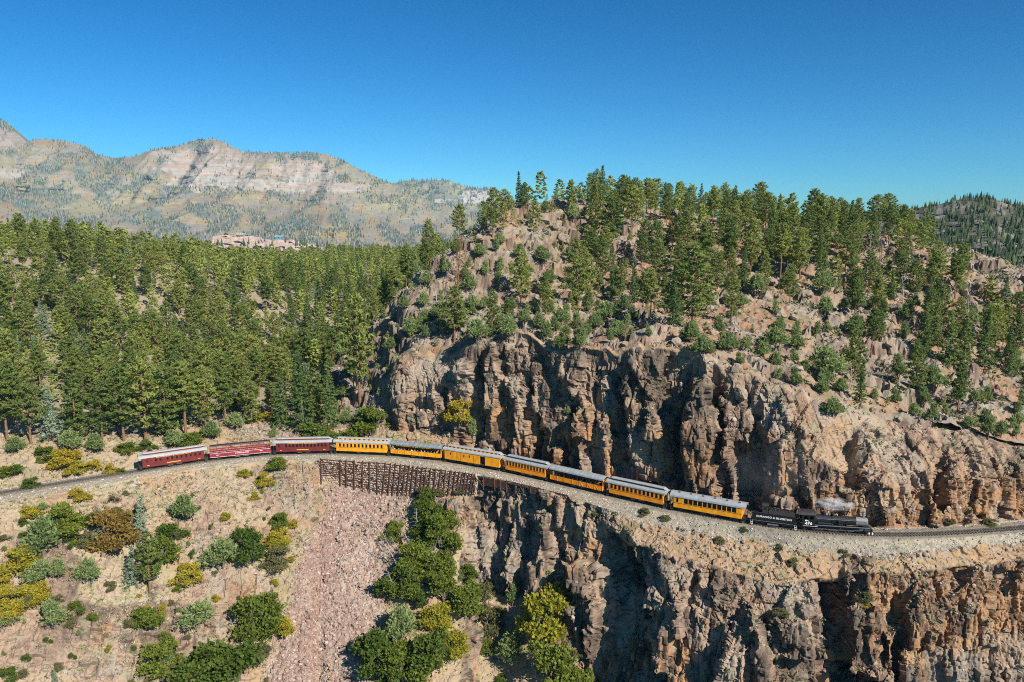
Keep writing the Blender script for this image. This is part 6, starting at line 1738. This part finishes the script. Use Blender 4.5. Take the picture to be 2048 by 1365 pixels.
plain_mat('skin', (.52, .31, .22), .6); plain_mat('shirt', (.6, .6, .6), .8); plain_mat('trousers', (.05, .06, .10), .8); plain_mat('hair', (.05, .03, .02), .7)
SHIRTS = {'white': (.75, .75, .74), 'red': (.55, .03, .06), 'blue': (.05, .12, .40), 'pale blue': (.35, .52, .70), 'black': (.02, .02, .025), 'grey': (.25, .26, .27), 'purple': (.12, .08, .30), 'green': (.06, .20, .12), 'beige': (.55, .46, .33), 'pink': (.65, .28, .38)}
for k, c in SHIRTS.items(): plain_mat('shirt_' + k.replace(' ', '_'), c, .85)
HAIR = {'dark hair': (.03, .02, .015), 'blond hair': (.45, .30, .12), 'grey hair': (.42, .41, .40), 'white hat': (.75, .74, .70)}
for k, c in HAIR.items(): plain_mat('hair_' + k.replace(' ', '_'), c, .85)
PERSON = person_mesh()
def seat_person(car, x, y, z, face, shirt, hair, seat_label, n):
    root = TRAIN[car][0]
    o = link("person", PERSON)
    for i, mn in ((1, 'shirt_' + shirt.replace(' ', '_')), (3, 'hair_' + hair.replace(' ', '_'))):
        o.material_slots[i].link = 'OBJECT'; o.material_slots[i].material = MATS[mn]
    bpy.context.view_layer.update()
    M = root.matrix_world @ Matrix.Translation((x, y, z)) @ Matrix.Rotation(face, 4, 'Z')
    o.matrix_world = M @ Matrix.Scale(random.Random(n).uniform(.95, 1.08), 4)
    tag(o, f"{shirt}-shirted passenger with {hair} {seat_label}", "person", "passengers on the train")
bpy.context.view_layer.update()
crew = [('crowd', "in the yellow open car", ['white', 'pale blue', 'white', 'red', 'black', 'white', 'pink', 'green', 'white', 'grey', 'blue', 'purple', 'beige', 'grey']),
        ('braced', "in the braced shade-toned open car", ['white', 'grey', 'white', 'black', 'white', 'red', 'white', 'blue', 'pale blue', 'grey', 'white']),
        ('lattice', "in the crimson open car", ['white', 'grey', 'blue', 'white', 'beige', 'white', 'pale blue']),
        ('maroon', "inside the plain maroon coach", ['white', 'white', 'beige', 'white', 'pink', 'white', 'grey', 'white']),
        ('tail', "inside the maroon tail coach", ['blue', 'pale blue', 'grey']),
        ('yellow', "inside the parlor coach", ['white', 'grey', 'white', 'white', 'pale blue']),
        ('orange', "inside the wide-windowed coach", ['white', 'grey'])]
pn = 0
where = ["rear end", "rear half", "middle", "front half", "front end"]
for car, words_, shirts in crew:
    xb = TRAIN[car][2]; n = len(shirts)
    for i, sh in enumerate(shirts):
        pn += 1; r_ = random.Random(pn)
        f = (i + .5 + r_.uniform(-.15, .15)) / n
        x = -xb * .92 + f * 2 * xb * .92
        hair = r_.choice(list(HAIR)); face = r_.choice([0, 0, -1.1, -.7, math.pi * .1])
        op = car in ('crowd', 'braced', 'lattice')
        seat_person(car, x, -.80 if op else -.78, 1.50 if op else 1.50, face, sh, hair, f"{words_}, {where[min(4, int(f * 5))]}", pn)

# ------------------------------------------------------------------ vehicles and a kiosk on the far road bench
def far_vehicle(px, py, Y, L, Hh, mat, kind, label, cat):
    p = at(px, py, Y); o = empty(kind, tuple(p), .1); W_ = 2.0
    b = MB(); b.prism([(-W_ / 2, .45), (W_ / 2, .45), (W_ / 2, Hh * .55), (-W_ / 2, Hh * .55)], -L / 2, L / 2, mat)
    if kind == "pickup_truck": b.prism([(-W_ / 2 + .1, Hh * .55), (W_ / 2 - .1, Hh * .55), (W_ / 2 - .25, Hh), (-W_ / 2 + .25, Hh)], -L * .1, L * .25, mat)
    else: b.prism([(-W_ / 2, Hh * .55), (W_ / 2, Hh * .55), (W_ / 2 - .1, Hh), (-W_ / 2 + .1, Hh)], -L / 2 + .05, L / 2 - .15, mat)
    b.build("body", o)
    for i in range(3 if L > 6 else 2):
        w = MB(); w.box(-.5, .5, -.02, .02, -.28, .28, M_glass); link("window", w.mesh("window"), o, (-L * .3 + i * L * .28, -W_ / 2 - .02, Hh * .74))
    for sx in (-L * .32, L * .32):
        for sy in (-.85, .85): link("wheel", shared("carwheel", lambda: wheel_mesh(.42)), o, (sx, sy, .42))
    tag(o, label, cat, "vehicles parked on the road bench")
far_vehicle(452, 470.5, 955, 5.0, 2.0, M_black, "pickup_truck", "dark pickup truck alone at the edge of the far road cutting", "pickup truck")
far_vehicle(480, 470.5, 958, 7.5, 2.7, plain_mat('cream_panel', (.45, .44, .41)), "camper_van", "long white camper parked on the far road cutting", "camper")
far_vehicle(489, 470.5, 962, 5.5, 2.4, M_silver, "delivery_van", "silver van parked between campers on the far road cutting", "van")
far_vehicle(497, 470.5, 958, 6.0, 2.6, M_slate, "camper_van", "dark grey camper at the end of the row on the far road cutting", "camper")
kp = at(558, 479, 962); ko = empty("kiosk", tuple(kp), .1)
k_ = MB(); k_.box(-3.2, 3.2, -2, 2, 0, 3.6, plain_mat("blue_wall", (.04, .30, .42), .6)); k_.build("wall", ko)
k_ = MB(); k_.prism([(-3, 3.6), (3, 3.6), (3, 4.1), (-3, 4.4)], -4.6, 4.2, M_white); k_.build("roof", ko)
k_ = MB(); k_.box(-1.0, 1.0, -2.03, -2.0, 1.2, 2.4, M_glass); k_.build("window", ko)
tag(ko, "small blue hut with a white flat roof beyond the road cutting", "hut")

# ------------------------------------------------------------------ steam over the cab and thin smoke along the cliff
def puff_volume(name, loc, size, rz, dens, scale, col, thr, label):
    me = bpy.data.meshes.new(name); bm = bmesh.new(); bmesh.ops.create_icosphere(bm, subdivisions=3, radius=1.0); bm.to_mesh(me); bm.free()
    m = bpy.data.materials.new(name); m.use_nodes = True; n, l = m.node_tree.nodes, m.node_tree.links; n.clear()
    o_ = n.new('ShaderNodeOutputMaterial'); v = n.new('ShaderNodeVolumePrincipled'); v.inputs['Color'].default_value = (*col, 1)
    tc = n.new('ShaderNodeTexCoord'); nz = n.new('ShaderNodeTexNoise'); nz.inputs['Scale'].default_value = scale; nz.inputs['Detail'].default_value = 5; nz.inputs['Distortion'].default_value = .6
    l.new(tc.outputs['Object'], nz.inputs['Vector'])
    ln = n.new('ShaderNodeVectorMath'); ln.operation = 'LENGTH'; l.new(tc.outputs['Object'], ln.inputs[0])
    fo = n.new('ShaderNodeMapRange'); fo.inputs['From Min'].default_value = .25; fo.inputs['From Max'].default_value = 1.0; fo.inputs['To Min'].default_value = 1; fo.inputs['To Max'].default_value = 0
    l.new(ln.outputs['Value'], fo.inputs['Value'])
    nr = n.new('ShaderNodeMapRange'); nr.inputs['From Min'].default_value = thr; nr.inputs['From Max'].default_value = thr + .25
    l.new(nz.outputs['Fac'], nr.inputs['Value'])
    mu = n.new('ShaderNodeMath'); mu.operation = 'MULTIPLY'; l.new(fo.outputs[0], mu.inputs[0]); l.new(nr.outputs[0], mu.inputs[1])
    m2 = n.new('ShaderNodeMath'); m2.operation = 'MULTIPLY'; m2.inputs[1].default_value = dens; l.new(mu.outputs[0], m2.inputs[0])
    l.new(m2.outputs[0], v.inputs['Density']); l.new(v.outputs[0], o_.inputs['Volume'])
    me.materials.append(m)
    o = link(name, me); o.location = loc; o.scale = size; o.rotation_euler = (0, 0, rz)
    return tag(o, label, "smoke", kind="stuff")
er = TRAIN['engine'][0]; em_ = er.matrix_world
sp = em_ @ Vector((-.6, .3, 5.1))
puff_volume("steam", sp, (4.6, 1.6, 1.5), er.rotation_euler.z - .06, 2.6, 2.6, (1, 1, 1), .45, "white wisps of steam drifting back over the locomotive cab")
s2 = em_ @ Vector((-10, 2.0, 11))
puff_volume("smoke", s2, (15, 3.0, 9), er.rotation_euler.z, .05, 1.6, (.55, .62, .72), .42, "thin bluish smoke hanging along the cliff above the tender")

# ------------------------------------------------------------------ labels: where two read alike, say what stands next to the thing
from collections import defaultdict
byl = defaultdict(list)
for r in PLACED: byl[r[0]["label"]].append(r)
pos = np.array([(r[1], r[2]) for r in PLACED]); KN = [r[3] for r in PLACED]
idx_of = {r[0].name: i for i, r in enumerate(PLACED)}
SHORT = {'pine': 'a pine', 'fir': 'a fir', 'spruce': 'a blue spruce', 'deadpine': 'a brown dying pine', 'juniper': 'a juniper', 'pinyon': 'a pinyon', 'oak': 'a green oak', 'gold': 'a yellow oak', 'rust': 'the orange oak', 'olive': 'an olive shrub', 'snag': 'a bare snag', 'boulder': 'a boulder', 'log': 'a log'}
for lab, rs in byl.items():
    if len(rs) < 2: continue
    for r in rs:
        i = idx_of[r[0].name]; d = np.linalg.norm((pos - pos[i]) * np.array([1, 1.3]), axis=1); d[i] = 1e9
        o = int(np.argmin(d)); dx, dy = pos[o] - pos[i]
        rel = ("uphill of" if dy > 0 else "downhill of") if abs(dy) > abs(dx) else ("tailward of" if dx > 0 else "engineward of")
        r[0]["label"] = f"{lab}, {rel} {SHORT[KN[o]]}"
byl = defaultdict(list)
for r in PLACED: byl[r[0]["label"]].append(r)
for lab, rs_ in byl.items():
    if len(rs_) < 2: continue
    for r in rs_:
        i = idx_of[r[0].name]; d = np.linalg.norm((pos - pos[i]) * np.array([1, 1.3]), axis=1); d[i] = 1e9
        first = int(np.argmin(d)); o = next((int(q) for q in np.argsort(d)[1:] if KN[int(q)] != KN[first] and KN[int(q)] != KN[i]), None)
        if o is not None: r[0]["label"] = f"{lab} and near {SHORT[KN[o]]}"
for r in PLACED:
    w = r[0]["label"].split()
    if len(w) > 16:
        t = r[0]["label"].replace("medium-height ", "").replace("medium-sized ", "").replace("the middle of the forest", "mid-forest").replace("the empty track behind the tail coach", "the rear track").replace("the empty track ahead of the locomotive", "the forward track").replace("the narrow-windowed shade-toned coach", "the narrow-windowed coach").replace("the wide-windowed shade-toned coach", "the wide-windowed coach").replace("at the near edge of the forest", "at the forest edge").replace("far back in the valley forest", "in the valley forest")
        if len(t.split()) > 16: t = t.replace(" and near ", " near ")
        if len(t.split()) > 16: t = t.split(" near ")[0]
        if len(t.split()) > 16: t = t.split(",")[0]
        if len(t.split()) > 16: t = t.replace("bare grey ", "").replace("rounded grey-green ", "")
        r[0]["label"] = t
